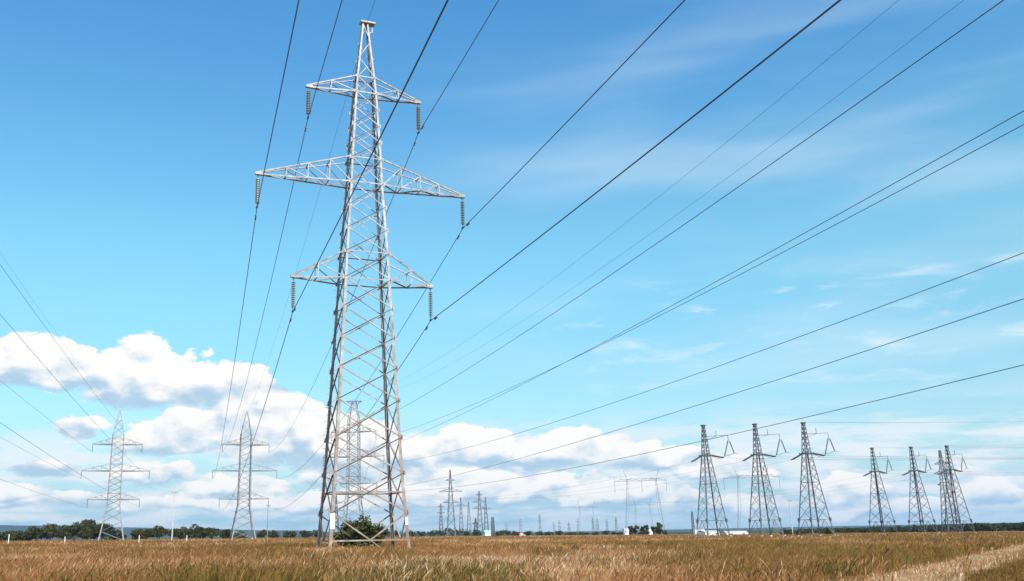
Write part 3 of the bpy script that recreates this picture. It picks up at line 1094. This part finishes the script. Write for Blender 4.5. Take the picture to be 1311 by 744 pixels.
# ------------------------------------------------------------------ single phase angle pylons on the right
def phase_pylon(name):
    root = empty(name, (0, 0, 0))
    lv = [(0, 3.1, 3.1), (20.3, .85, .85), (28.0, .30, .30)]
    for (sx, sy) in CORN:
        mb = MB()
        for k in range(2):
            p, q = corner(lv, lv[k][0], sx, sy), corner(lv, lv[k + 1][0], sx, sy)
            w = .25 if k == 0 else .17
            mb.angle(p, q, w, (sx, 0, 0), t=.06, flip=sx * sy)
        leg = mb.build('leg', M_DARK_STEEL, root)
        mb = MB()
        j = corner(lv, 4.0, sx, sy)
        mb.box(j, (.42, .42, .9))
        mb.build('joint_plate', M_DARK_STEEL, leg)
        mb = MB()
        c_ = corner(lv, 0, sx, sy)
        mb.box((c_.x, c_.y, -.1), (.9, .9, .8), taper=.7)
        mb.build('footing', M_WALLW, root)
    nodes = [.3, 4.0, 7.4, 10.4, 13.1, 15.5, 17.7, 19.6]
    for (c0, c1, n) in FACES:
        mb = MB()
        for k in range(len(nodes) - 1):
            a0, a1 = corner(lv, nodes[k], *c0), corner(lv, nodes[k + 1], *c0)
            b0, b1 = corner(lv, nodes[k], *c1), corner(lv, nodes[k + 1], *c1)
            if k == 0:
                mid = a1.lerp(b1, .5)
                mb.angle(a0, mid, .09, n)
                mb.angle(b0, mid, .09, n)
            else:
                mb.angle(a0, b1, .075, n)
                mb.angle(b0, a1, .075, n)
            if k in (1, 4):
                mb.angle(a0, b0, .11, n)
        up = [20.3, 21.9, 23.4, 24.8, 26.0, 27.1, 28.0]
        for k in range(len(up) - 1):
            a0, a1 = corner(lv, up[k], *c0), corner(lv, up[k + 1], *c0)
            b0, b1 = corner(lv, up[k], *c1), corner(lv, up[k + 1], *c1)
            mb.angle(a0, b1, .09, n)
            mb.angle(b0, a1, .09, n)
        mb.build('face_bracing', M_MID_STEEL, root)
    mb = MB()
    for s in (-1, 1):
        mb.bar((-1.5, s * .9, 20.3), (1.7, s * .9, 20.3), .34)
        mb.bar((s * .9, -1.2, 20.3), (s * .9, 1.2, 20.3), .30)
    mb.bar((-1.2, -.9, 20.3), (1.2, .9, 20.85), .22)
    mb.build('crossbeam', M_DARK_STEEL, root)
    mb = MB()
    mb.box((0, 0, 28.05), (1.0, 1.0, .3))
    mb.build('cap', M_DARK_STEEL, root)
    # bracket arm with the post that guides the jumper
    mb = MB()
    for s in (-1, 1):
        mb.bar((.45, s * .35, 25.2), (6.6, s * .1, 25.55), .13)
    mb.bar((.55, 0, 24.4), (3.4, 0, 25.3), .09)
    for k in range(5):
        x0 = .6 + k * 1.15
        mb.bar((x0, -.3 + k * .04, 25.2 + k * .06), (x0 + 1.1, .3 - k * .04, 25.27 + k * .06), .08)
    arm = mb.build('bracket_arm', M_GALV_FAR, root)
    mb = MB()
    mb.bar((3.4, 0, 25.4), (3.4, 0, 26.7), .13)
    mb.build('post', M_GALV_FAR, arm)
    for (x0, x1, z1) in ((6.6, 5.2, 20.1), (7.0, 8.0, 20.9)):
        mb = MB()
        p, q = Vector((x0, 0, 24.2 if x0 < 6.8 else 24.0)), Vector((x1, 0, z1))
        mb.bar((6.6, 0, 25.5), p, .05)
        n_ = 12
        rs, ps = [], []
        for i in range(n_ * 2 + 1):
            ps.append(p.lerp(q, i / (n_ * 2)))
            rs.append(.19 if i % 2 else .07)
        mb.tube(ps, rs, 6)
        mb.build('jumper_insulator', M_DARK_STEEL, root)
    mb = MB()
    mb.tube([(1.6, 0, 20.1), (3.4, -.2, 19.5), (5.2, 0, 20.1), (6.6, .1, 20.4), (8.0, 0, 20.9), (9.0, 0, 20.7)], .05, 5)
    mb.build('jumper', M_DARK_STEEL, root)
    # dead-end strings: thick double ones to the right, foreshortened ones to the left
    for s in (-1, 1):
        mb = MB()
        p, q = Vector((1.6, s * .35, 20.35)), Vector((4.6, s * .3 - .5, 19.7))
        ps = [p.lerp(q, i / 24) for i in range(25)]
        mb.tube(ps, [.20 if i % 2 else .10 for i in range(25)], 6)
        mb.build('tension_insulator', M_DARK_STEEL, root)
        mb = MB()
        p, q = Vector((-1.3, s * .35, 20.2)), Vector((-2.9, s * .35 + 2.4, 18.9))
        ps = [p.lerp(q, i / 20) for i in range(21)]
        mb.tube(ps, [.20 if i % 2 else .10 for i in range(21)], 6)
        mb.build('tension_insulator', M_DARK_STEEL, root)
    return root


A_SPOTS = [(913, 686.5, 250, 'leftmost of the larger three'), (981, 685.5, 252, 'middle of the larger three'), (1045, 684.5, 254, 'rightmost of the larger three')]
B_SPOTS = [(1131, 682, 345, 'leftmost of the smaller three'), (1182, 681.5, 348, 'middle of the smaller three'), (1229, 681, 350, 'rightmost of the smaller three')]
proto = phase_pylon('angle_pylon')
A_POS, B_POS = [], []
for i, (px, py, d, lb) in enumerate(A_SPOTS + B_SPOTS):
    o = proto if i == 0 else copy_tree(proto)
    o.location = place(px, py, d)
    o.rotation_euler = (0, 0, .20 if i < 3 else .42)
    if i >= 3:
        o.scale = (1.0, 1.0, 1.0)
    tag(o, 'dark four legged pylon with side bracket, ' + lb, 'pylon', 'single phase pylons in the right of the field')
    (A_POS if i < 3 else B_POS).append(o)

ORD = ('first', 'second', 'third')
for grp, name, zz in ((A_POS, 'larger', 0), (B_POS, 'smaller', 1)):
    for i, o in enumerate(grp):
        yw = o.rotation_euler.z
        R = Matrix.Rotation(yw, 3, 'Z')
        p = o.location + R @ Vector((4.6, -.5, 19.7))
        far = p + Vector((240, -28 - 5 * i, 3.0))
        wire([(p, far, 4.0)], .024, 'wire leaving to the right from the %s pylon of the %s group' % (ORD[i], name), group='wires of the single phase pylons')
        p2 = o.location + R @ Vector((-2.9, 2.4, 18.9))
        far2 = p2 + Vector((-110 + (0 if zz == 0 else 20), 230, 4))
        wire([(p2, far2, 6.0)], .017, 'wire leaving to the back from the %s pylon of the %s group' % (ORD[i], name), group='wires of the single phase pylons')
        if zz == 1 or i == 2:
            pt = o.location + Vector((0, 0, 28.2))
            wire([(pt, pt + Vector((240, -20, 3)), 3.0)], .025, 'earth wire to the right from the top of the %s pylon of the %s group' % (ORD[i], name), group='wires of the single phase pylons')

# ------------------------------------------------------------------ other distant towers
def small_tower(px, pyb, pyt, dist, arms_px, base_px, label, top_px=.6, w=.3, wb=.16, mat=None, npan=9, body=None):
    loc = place(px, pyb, dist)
    s_ = dist / FPX * .95
    H = (pyb - pyt) * s_
    lv = [(0, base_px * s_, base_px * s_)] + ([(body[0] * H, body[1] * s_, body[1] * s_)] if body else []) + [(H, top_px * s_, top_px * s_)]
    nd = [H * (1 - (1 - k / npan) ** 1.25) for k in range(npan + 1)]
    arms = []
    for (py, half) in arms_px:
        h = (pyb - py) * s_
        arms.append((h, min(h + .6 + .16 * half * s_, H - .3), half * s_, 1))
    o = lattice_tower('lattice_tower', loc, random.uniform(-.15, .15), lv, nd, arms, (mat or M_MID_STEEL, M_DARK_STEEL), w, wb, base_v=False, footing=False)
    tag(o, label, 'pylon', 'distant lattice towers')
    return o


small_tower(578, 688.5, 603, 560, [(617, 6), (631.5, 15), (645.5, 10)], 6, 'slender lattice tower with three crossarms above a round bush, right of the large tower', w=.5, wb=.2)
small_tower(615, 688.5, 632, 760, [(637, 4), (646, 9), (654, 9)], 4.2, 'grey tower with close crossarms between the slender tower and a dark mast', w=.5, wb=.22)
small_tower(623, 688.5, 640, 800, [(655, 7)], 3.4, 'faint tower half hidden beside the tower with close crossarms', w=.45, wb=.2)
small_tower(565, 688.5, 648, 900, [(652, 4), (660, 5)], 3, 'faint little tower left of the slender three arm tower', w=.45, wb=.22)
small_tower(591, 688.5, 640, 820, [(651, 9)], 3, 'faint narrow tower right of the slender three arm tower', w=.45, wb=.2)
small_tower(601, 688.5, 646, 840, [], 3, 'faint bare tower among the group right of the slender tower', w=.45, wb=.2)
small_tower(609.5, 688.5, 667, 1000, [(674, 4)], 3, 'small dark tower low among the bushes', w=.8, wb=.45, mat=M_DARK_STEEL, npan=6)
small_tower(631.5, 688.5, 665, 620, [], 2.4, 'short dense dark mast standing by a white hut', top_px=1.3, w=.45, wb=.30, mat=M_DARK_STEEL, npan=12)
small_tower(888.5, 687.5, 660, 640, [], 1.8, 'short dark mast left of the white sheds', top_px=.9, w=.4, wb=.22, mat=M_DARK_STEEL, npan=9)
small_tower(1219, 681, 587, 430, [(603, 8), (614, 10), (627, 8)], 8, 'dark lattice tower with short arms behind the rightmost pylon', top_px=1.0, w=.30, wb=.13, mat=M_DARK_STEEL, npan=12, body=(.55, 4.0))
small_tower(430, 688.5, 636, 760, [(646, 8), (656, 10), (665, 8)], 4, 'pale tower glimpsed low between the left legs of the large tower', w=.5, wb=.22)
for i, (px, pt) in enumerate(((649, 672), (667, 667), (692, 662), (710, 672), (717, 670), (729, 672), (760, 667), (766, 668), (778, 669), (790, 667), (741, 668))):
    small_tower(px, 687.5, pt, 1150, [(pt + 4, 2.4), (pt + 9, 2.0)] if i % 3 else [(pt + 5, 2.4)], 1.6, 'tiny hazy pylon in the row of masts along the middle horizon', w=.32, wb=.16, npan=5, mat=M_GALV_FAR)


def portal(pxl, pxr, pyb, pyt, dist, x0, x1, label, horn=10, ins=True):
    s_ = dist / FPX * .95
    pm = (pxl + pxr) / 2
    loc = place(pm, pyb, dist)
    root = empty('portal_pylon', loc, 0)
    d = sight(pm, pyb)
    root.rotation_euler = (0, 0, -math.atan2(d.x, d.y))
    H = (pyb - pyt) * s_
    half = (pxr - pxl) / 2 * s_
    for s in (-1, 1):
        mb = MB()
        for (i, j) in CORN:
            mb.bar((s * (half + 2.2) + i * .2, j * .2, 0), (s * half + i * .55, j * .55, H * .45), .11)
            mb.bar((s * half + i * .55, j * .55, H * .45), (s * (half - .5) + i * .3, j * .3, H), .11)
        for k in range(12):
            z0, z1 = H * k / 12, H * (k + 1) / 12
            f = lambda z: s * (half + 2.2 + (-.5 - 2.2) * z / H)
            mb.bar((f(z0) - .4, -.4, z0), (f(z1) + .4, -.4, z1), .09)
            mb.bar((f(z0) + .4, .4, z0), (f(z1) - .4, .4, z1), .09)
        mb.build('mast', M_PORTAL, root)
        mb = MB()
        mb.bar((s * (half - .5), 0, H), (s * (half - .5 + 1.0 * horn * s_ * .35), 0, H + horn * s_), .16)
        mb.bar((s * (half - .5), 0, H), (s * (half - 3.2), 0, H + .9), .16)
        mb.build('horn', M_MID_STEEL, root)
    mb = MB()
    xa, xb = (x0 - pm) * s_, (x1 - pm) * s_
    for j in (-.5, .5):
        mb.bar((xa, j, H - .6), (xb, j, H - .6), .11)
        mb.bar((xa + 3, j, H + .35), (xb - 3, j, H + .35), .11)
        n_ = 14
        for k in range(n_):
            a = xa + (xb - xa) * k / n_
            b_ = xa + (xb - xa) * (k + 1) / n_
            mb.bar((a, j, H - .6 if k % 2 else H + .3), (b_, j, H + .3 if k % 2 else H - .6), .08)
    mb.build('beam', M_PORTAL, root)
    if ins:
        for x in (xa + .3, 0, xb - .3):
            mb = MB()
            ps = [Vector((x, 0, H - .7 - 5.6 * i / 24)) for i in range(25)]
            mb.tube(ps, [.14 if i % 2 else .06 for i in range(25)], 6)
            mb.build('insulator', M_PORTAL, root)
    tag(root, label, 'pylon', 'portal pylons')
    return root, loc, H, xa, xb


portals = [
    portal(807, 846, 687.5, 618, 490, 791, 858, 'tall two legged portal pylon behind the dark conifers', 12),
    portal(816, 835, 687.5, 651, 850, 808, 842, 'small portal pylon seen between the legs of the tall portal', 8, False),
    portal(743.5, 761.5, 687.5, 653, 950, 737, 766, 'faint portal pylon among the tiny masts mid horizon', 8, False),
    portal(952, 988, 684.5, 614, 480, 935, 1003, 'pale portal pylon half hidden behind the middle larger pylon', 11),
]

# ------------------------------------------------------------------ poles and posts
def pole(px, pyb, pyt, dist, r, label, arm=False):
    loc = place(px, pyb, dist)
    H = (pyb - pyt) * dist / FPX * .95
    root = empty('utility_pole', loc)
    mb = MB()
    mb.tube([(0, 0, -.2), (0, 0, H)], [r, r * .6], 8)
    mb.build('shaft', M_CONC if not arm else M_GALV_FAR, root)
    mb = MB()
    mb.bar((-.8, 0, H - .6), (.8, 0, H - .6), .12)
    mb.bar((0, 0, H - 1.3), (.6, 0, H - .6), .07)
    mb.build('crosspiece', M_DARK_STEEL, root)
    tag(root, label, 'pole')


pole(220, 691, 629, 300, .20, 'plain grey pole between the two left towers')
pole(342, 690, 645, 320, .14, 'thin pole right of the second left tower', True)
pole(1015, 684, 640, 300, .17, 'thin pale pole between the middle and rightmost larger pylons')
for i, (px, py, h_, lb) in enumerate(((11, 692, 1.9, 'by the left edge'), (83, 692, 1.4, 'left of the far left tower'), (178, 692, 1.5, 'just right of the far left tower'), (239, 692, 1.4, 'right of the grey pole'))):
    loc = place(px, py, 205)
    root = empty('marker_post', loc)
    mb = MB()
    mb.tube([(0, 0, -.2), (0, 0, h_)], .075, 8)
    mb.build('post', M_PLATE, root)
    mb = MB()
    mb.lathe([(.09, h_), (.08, h_ + .05), (.02, h_ + .08)], 8)
    mb.build('cap', M_PLATE, root)
    tag(root, 'short white marker post in the grass ' + lb, 'post', 'white marker posts in the field')

# ------------------------------------------------------------------ sheds, huts, vehicles far off
def hut(px, py, dist, w, d, h, roof_mat, label, name='hut', roof_h=1.4, rz=0.2):
    loc = place(px, py, dist)
    root = empty(name, loc, rz)
    mb = MB()
    mb.box((0, 0, h / 2 - .1), (w, d, h + .2))
    mb.build('wall', M_WALLW, root)
    mb = MB()
    o_ = .12
    vs = [(-w / 2 - o_, -d / 2 - o_, h), (w / 2 + o_, -d / 2 - o_, h), (w / 2 + o_, d / 2 + o_, h), (-w / 2 - o_, d / 2 + o_, h), (-w / 2 - o_, 0, h + roof_h), (w / 2 + o_, 0, h + roof_h)]
    mb.add(vs, [(0, 1, 5, 4), (2, 3, 4, 5), (0, 4, 3), (1, 2, 5), (3, 2, 1, 0)])
    mb.build('roof', roof_mat, root)
    for x in (-w * .28, w * .28):
        mb = MB()
        mb.box((x, -d / 2 - .01, h * .55), (w * .16, .06, h * .32))
        mb.build('window', M_DARKGLASS, root)
    mb = MB()
    mb.box((0, -d / 2 - .01, h * .36), (w * .13, .06, h * .7))
    mb.build('door', M_ROOFG, root)
    tag(root, label, 'building', 'small buildings on the horizon')


hut(624, 688, 640, 5.5, 4, 2.2, M_ROOFB, 'white hut with pale blue roof beside the short dense mast', roof_h=1.3, rz=.5)
hut(668, 688, 700, 5, 5, 1.3, M_ROOFR, 'low house with red roof among the bushes mid horizon', roof_h=1.0)
hut(801, 687.5, 560, 2.4, 4, 3.2, M_ROOFG, 'narrow white building left of the dark conifers', roof_h=.5)
hut(832, 687.5, 560, 2.0, 4, 3.2, M_ROOFG, 'narrow white building between the dark conifers', roof_h=.5)
hut(908, 687.5, 330, 5.5, 4, 1.15, M_ROOFG, 'white shed with pale roof behind the legs of the leftmost larger pylon', roof_h=.55, rz=.35)
hut(941, 686.3, 380, 8.5, 5, .8, M_ROOFG, 'long low white shed right of the leftmost larger pylon', roof_h=.7, rz=.1)


def van(px, py, dist, rz, label):
    loc = place(px, py, dist)
    root = empty('parked_van', loc, rz)
    pts = [(-2.3, .35), (2.2, .35), (2.35, .8), (2.3, 1.15), (1.55, 1.3), (.85, 2.05), (-2.2, 2.1), (-2.35, 1.9), (-2.4, .6)]
    mb = MB()
    n = len(pts)
    vs = [(x, -.92, z) for x, z in pts] + [(x, .92, z) for x, z in pts]
    mb.add(vs, [tuple(range(n - 1, -1, -1)), tuple(range(n, 2 * n))] + [(i, (i + 1) % n, n + (i + 1) % n, n + i) for i in range(n)])
    mb.build('body', M_CARW, root)
    for x in (-1.5, 1.45):
        for s in (-1, 1):
            mb = MB()
            mb.tube([(x, s * .78, .36), (x, s * .98, .36)], .36, 12)
            mb.build('wheel', M_RUBBER, root)
    mb = MB()
    mb.box((.35, -.93, 1.55), (.9, .03, .5))
    mb.box((-.8, -.93, 1.55), (1.0, .03, .5))
    mb.build('side_window', M_DARKGLASS, root)
    tag(root, label, 'van')


van(898, 688, 345, .15, 'white van parked at the foot of the leftmost larger pylon')

# ------------------------------------------------------------------ trees and bushes
def leaf_quads(C, sizes, rs):
    n = len(C)
    v1 = rs.normal(size=(n, 3))
    v1 /= np.linalg.norm(v1, axis=1)[:, None]
    v2 = np.cross(v1, rs.normal(size=(n, 3)))
    v2 /= np.linalg.norm(v2, axis=1)[:, None]
    s = sizes[:, None]
    V = np.stack([C - v1 * s, C + v2 * s * .55, C + v1 * s, C - v2 * s * .55], 1).reshape(-1, 3)
    F = np.arange(n * 4).reshape(-1, 4)
    return V, F


def crown_points(h, r, seed, n, z0=.15, conifer=False):
    rs = np.random.default_rng(seed)
    if conifer:
        t = rs.random(n) ** .8
        rad = r * (1 - t) ** .75 * (.45 + .55 * rs.random(n) ** .5) * (1 + .22 * np.sin(t * 26))
        an = rs.uniform(0, 2 * np.pi, n)
        C = np.stack([np.cos(an) * rad, np.sin(an) * rad, h * (.06 + .94 * t)], -1)
        tint = rs.random(n)
        return C, np.clip(tint * .8 + .1, 0, 1), rs
    k = 14
    bc = np.stack([rs.normal(0, .42, k) * r, rs.normal(0, .42, k) * r, h * rs.uniform(z0 + .15, .86, k)], -1)
    fall = np.sqrt(np.clip(1 - ((bc[:, 2] / h - .42) / .62) ** 2, .1, 1))
    bc[:, 0] *= fall
    bc[:, 1] *= fall
    br = r * rs.uniform(.22, .48, k)
    bt = rs.uniform(-.18, .22, k)
    idx = rs.integers(0, k, n)
    d = rs.normal(size=(n, 3))
    d /= np.linalg.norm(d, axis=1)[:, None]
    C = bc[idx] + d * (br[idx] * (.55 + .5 * rs.random(n) ** .6))[:, None] * np.array([1, 1, .8])
    C[:, 2] = np.clip(C[:, 2], .05 * h, None)
    tint = np.clip(.42 + bt[idx] + rs.normal(0, .16, n), 0, 1)
    return C, tint, rs


def tree(name, loc, h, r, seed, n, leaf, mat, label, group, conifer=False, cat='tree', trunk=True, z0=.15):
    root = empty(name, loc, seed * 1.3)
    h, r = h * 1.06, r * 1.06
    C, tint, rs = crown_points(h, r, seed, n, z0, conifer)
    V, F = leaf_quads(C, leaf * rs.uniform(.6, 1.35, len(C)), rs)
    np_mesh('crown', V, F, mat, tint=np.repeat(tint, 4), parent=root)
    mb = MB()
    rr = h * .03
    mb.tube([(0, 0, -.2), (.02 * h, 0, h * .3), (0, .02 * h, h * .62)], [rr * 1.4, rr, rr * .4], 7)
    for k in range(5):
        a = k * 1.9 + seed
        z = h * (.22 + .09 * k)
        mb.tube([(0, 0, z), (math.cos(a) * r * .35, math.sin(a) * r * .35, z + h * .12), (math.cos(a) * r * .6, math.sin(a) * r * .6, z + h * .22)], [rr * .5, rr * .3, rr * .12], 5)
    mb.build('trunk', M_BARK, root)
    tag(root, label, cat, group)
    return root


def row(specs, dist, group, label, n, leaf, mat, seed0, cat='tree'):
    for i, (px, py, top, half) in enumerate(specs):
        d = dist * random.uniform(.97, 1.05)
        s_ = d / FPX * .95
        tree('tree', place(px, py, d), (py - top) * s_, half * s_, seed0 + i, n, leaf, mat, label if isinstance(label, str) else label[i], group, cat=cat)


row([(-18, 692, 680, 16), (8, 692, 681, 14), (30, 692, 680, 12), (47, 692, 676, 13), (64, 692, 673, 14), (82, 692, 673.5, 13), (98, 692, 671, 14), (114, 692, 668.5, 15), (130, 692, 674, 12), (150, 692, 680, 12)],
    360, 'dark trees behind the far left tower', 'dark green tree in the dense row behind the far left tower', 2300, .34, M_LEAF, 20)
row([(172, 692, 680, 10), (188, 692, 677.5, 11), (204, 692, 676.5, 11), (226, 692, 680, 9), (241, 692, 676, 12), (258, 692, 677, 11), (272, 692, 678.5, 10), (290, 692, 681, 9)],
    370, 'dark trees between the two left towers', 'dark green bushy tree in the row between the two left towers', 2000, .34, M_LEAF, 50)
row([(308, 691, 683, 8), (335, 691, 682, 9), (350, 691, 682, 8), (372, 691, 683.5, 10), (392, 691, 683, 10), (408, 691, 682, 9)],
    420, 'low trees right of the second left tower', 'low dark tree in the gap between the second left tower and the large tower', 700, .4, M_LEAF_FAR, 70)
row([(497, 690, 682.5, 8), (506, 690, 683, 8), (526, 690, 684.5, 9), (540, 690, 684.5, 8), (553, 690, 684, 8), (564, 690, 683.5, 8), (573, 690, 680.5, 7), (585, 690, 683.5, 8), (598, 690, 683, 9), (611, 690, 683.5, 8), (640, 690, 684.5, 8), (648, 690, 684, 7), (660, 690, 686, 8), (676, 689.5, 685, 6), (692, 689, 685.5, 6), (704, 689, 686, 7), (716, 689, 684.5, 6), (731, 689, 686.5, 7), (746, 688.5, 686.5, 7), (763, 688.5, 686, 6), (776, 688.5, 684.5, 5), (786, 688.5, 685.5, 4)],
    640, 'low bushes along the middle horizon', 'small dark bush in the low line along the middle horizon', 420, .5, M_LEAF_FAR, 90, 'bush')
for i, (px, top, half, lb) in enumerate(((812, 677.5, 5.6, 'leftmost and roundest of the dark evergreens by the tall portal'), (823, 678.5, 4.0, 'small dark evergreen, second from the left by the tall portal'), (828.5, 676.5, 3.6, 'narrow dark evergreen right of the small one by the tall portal'), (838, 677.5, 5.0, 'dark evergreen leaning on the tallest one from the left'), (845, 673, 6.4, 'tallest of the dark evergreens, in front of the right portal leg'), (853.5, 683.5, 1.8, 'tiny dark evergreen at the right end by the tall portal'))):
    s_ = 420 / FPX * .95
    tree('evergreen_tree', place(px, 689, 420 + i), (689.5 - top) * s_, half * s_, 140 + i, 2200, .24, M_LEAF, lb, 'dark evergreens mid horizon', z0=.02)
row([(795, 689, 685.5, 4)], 420, None, ['small round bush left of the narrow white building'], 500, .3, M_LEAF_FAR, 160, 'bush')
row([(1008, 687, 681, 9), (1026, 686.5, 680.5, 8), (1062, 685.5, 678, 9)], 300, 'low scrub by the larger pylons', 'dark low scrub bush at the feet of the right hand larger pylons', 800, .26, M_LEAF_FAR, 170, 'bush')

# far wood on the right: one mass
C_all, t_all = [], []
rsw = np.random.default_rng(5)
for k in range(120):
    px = 1030 + 330 * k / 119 + rsw.uniform(-2, 2)
    dist = 560 + rsw.uniform(-15, 70)
    top = np.interp(px, [1030, 1060, 1100, 1180, 1250, 1360], [680, 677.5, 676.5, 674, 671, 668.5]) + rsw.uniform(-.6, 1.0)
    base = place(px, 682, dist)
    d = sight(px, top)
    h = max(EYE + d.z / math.hypot(d.x, d.y) * dist - base.z, 1.5)
    C, t_, rs = crown_points(h, 3.4, 400 + k, 330, .1)
    C_all.append(C + np.array(base))
    t_all.append(t_)
C_all = np.concatenate(C_all)
t_all = np.concatenate(t_all)
V, F = leaf_quads(C_all, .55 * rsw.uniform(.6, 1.4, len(C_all)), rsw)
wood = np_mesh('far_wood', V, F, M_LEAF_FAR, tint=np.repeat(t_all * .8, 4))
tag(wood, 'dark band of far woodland behind the smaller pylons at right', 'woodland', kind='stuff')

# the bush at the foot of the large tower: several leafy shoots
def big_bush():
    loc = place(461, 706, 70.5)
    root = empty('bush', loc)
    rs = np.random.default_rng(12)
    mb = MB()
    Cs, Ts = [], []
    for k in range(46):
        a = rs.uniform(0, 2 * np.pi)
        sp = rs.random() ** .6
        h = 2.75 * (1 - .40 * sp ** 2) * rs.uniform(.7, 1.05)
        ex, ey = math.cos(a) * 1.95 * sp, math.sin(a) * 1.2 * sp
        pts = [Vector((ex * .25, ey * .25, -.1)), Vector((ex * .6, ey * .6, h * .45)), Vector((ex, ey, h))]
        mb.tube(pts, [.035, .022, .008], 5)
        m_ = 95
        t = rs.uniform(.12, 1.0, m_)
        p = np.array([[*(pts[0].lerp(pts[1], min(q * 2, 1)) if q < .5 else pts[1].lerp(pts[2], q * 2 - 1))] for q in t])
        p += rs.normal(0, 1, (m_, 3)) * (.30 * (1.1 - .75 * t))[:, None]
        p[:, 2] = np.clip(p[:, 2], .05, None)
        Cs.append(p)
        Ts.append(np.clip(.40 + rs.normal(0, .08) + rs.normal(0, .15, m_), 0, 1))
    C = np.concatenate(Cs)
    T = np.concatenate(Ts)
    V, F = leaf_quads(C, rs.uniform(.09, .20, len(C)), rs)
    np_mesh('foliage', V, F, M_LEAF_BUSH, tint=np.repeat(T, 4), parent=root)
    mb.build('stem', M_BARK, root)
    tag(root, 'leafy dark green bush growing between the legs of the large tower', 'bush')


big_bush()


def weed(px, py, hpx, wpx, seed, label):
    p = on_ground(px, py)
    dist = math.hypot(p.x, p.y)
    s_ = dist / FPX * .95
    root = empty('weed_clump', p)
    rs = np.random.default_rng(seed)
    h, r = hpx * s_ * 1.25, wpx * s_
    mb = MB()
    Cs = []
    for k in range(40):
        a = rs.uniform(0, 2 * np.pi)
        sp = rs.random() ** .7
        hk = h * rs.uniform(.35, 1.2) * (1.1 - .6 * sp)
        e = Vector((math.cos(a) * r * sp, math.sin(a) * r * sp * .8, hk))
        mb.tube([(e.x * .3, e.y * .3, -.05), (e.x * .7, e.y * .7, hk * .5), e], [.014, .01, .006], 4)
        t = rs.uniform(.2, 1, 34)
        Cs.append(np.array([[e.x * (.3 + .7 * q), e.y * (.3 + .7 * q), hk * q] for q in t]) + rs.normal(0, .06, (34, 3)))
    C = np.concatenate(Cs)
    C[:, 2] = np.clip(C[:, 2], .02, None)
    V, F = leaf_quads(C, rs.uniform(.018, .05, len(C)), rs)
    np_mesh('foliage', V, F, M_WEED, tint=np.repeat(rs.random(len(C)), 4), parent=root)
    mb.build('stem', M_BARK, root)
    tag(root, label, 'weeds', 'dark weed clumps in the dry field')


weed(741, 716, 15, 16, 1, 'dark weed clump in the middle of the dry field')
weed(1140, 724, 15, 10, 2, 'dark stalky weed clump near the mown track, left of the green corner')
weed(1240, 696, 9, 18, 4, 'low dark weed clump above the mown track at far right')
weed(1205, 702, 8, 15, 10, 'small dark weed clump just left of the low one at far right')
weed(1005, 706, 9, 13, 6, 'brown weed clump below the gap of the larger pylons')
weed(902, 712, 10, 9, 9, 'yellow green weed clump below the white sheds')

# ------------------------------------------------------------------ the air between
mb = MB()
mb.box((0, 0, 0), (19000, 19000, 160))
hz = mb.build('haze', bpy.data.materials.new('haze_air'))
hz.location = (0, 0, 66)
hm = hz.data.materials[0]
hm.use_nodes = True
g = NT(hm.node_tree)
pv = g.n('ShaderNodeVolumePrincipled', {'Color': (.42, .69, 1.0, 1), 'Density': 6.5e-5, 'Anisotropy': .3})
g.n('ShaderNodeOutputMaterial', {1: pv.outputs[0]})
tag(hz, 'thin blue haze over the far field', 'haze', kind='stuff')
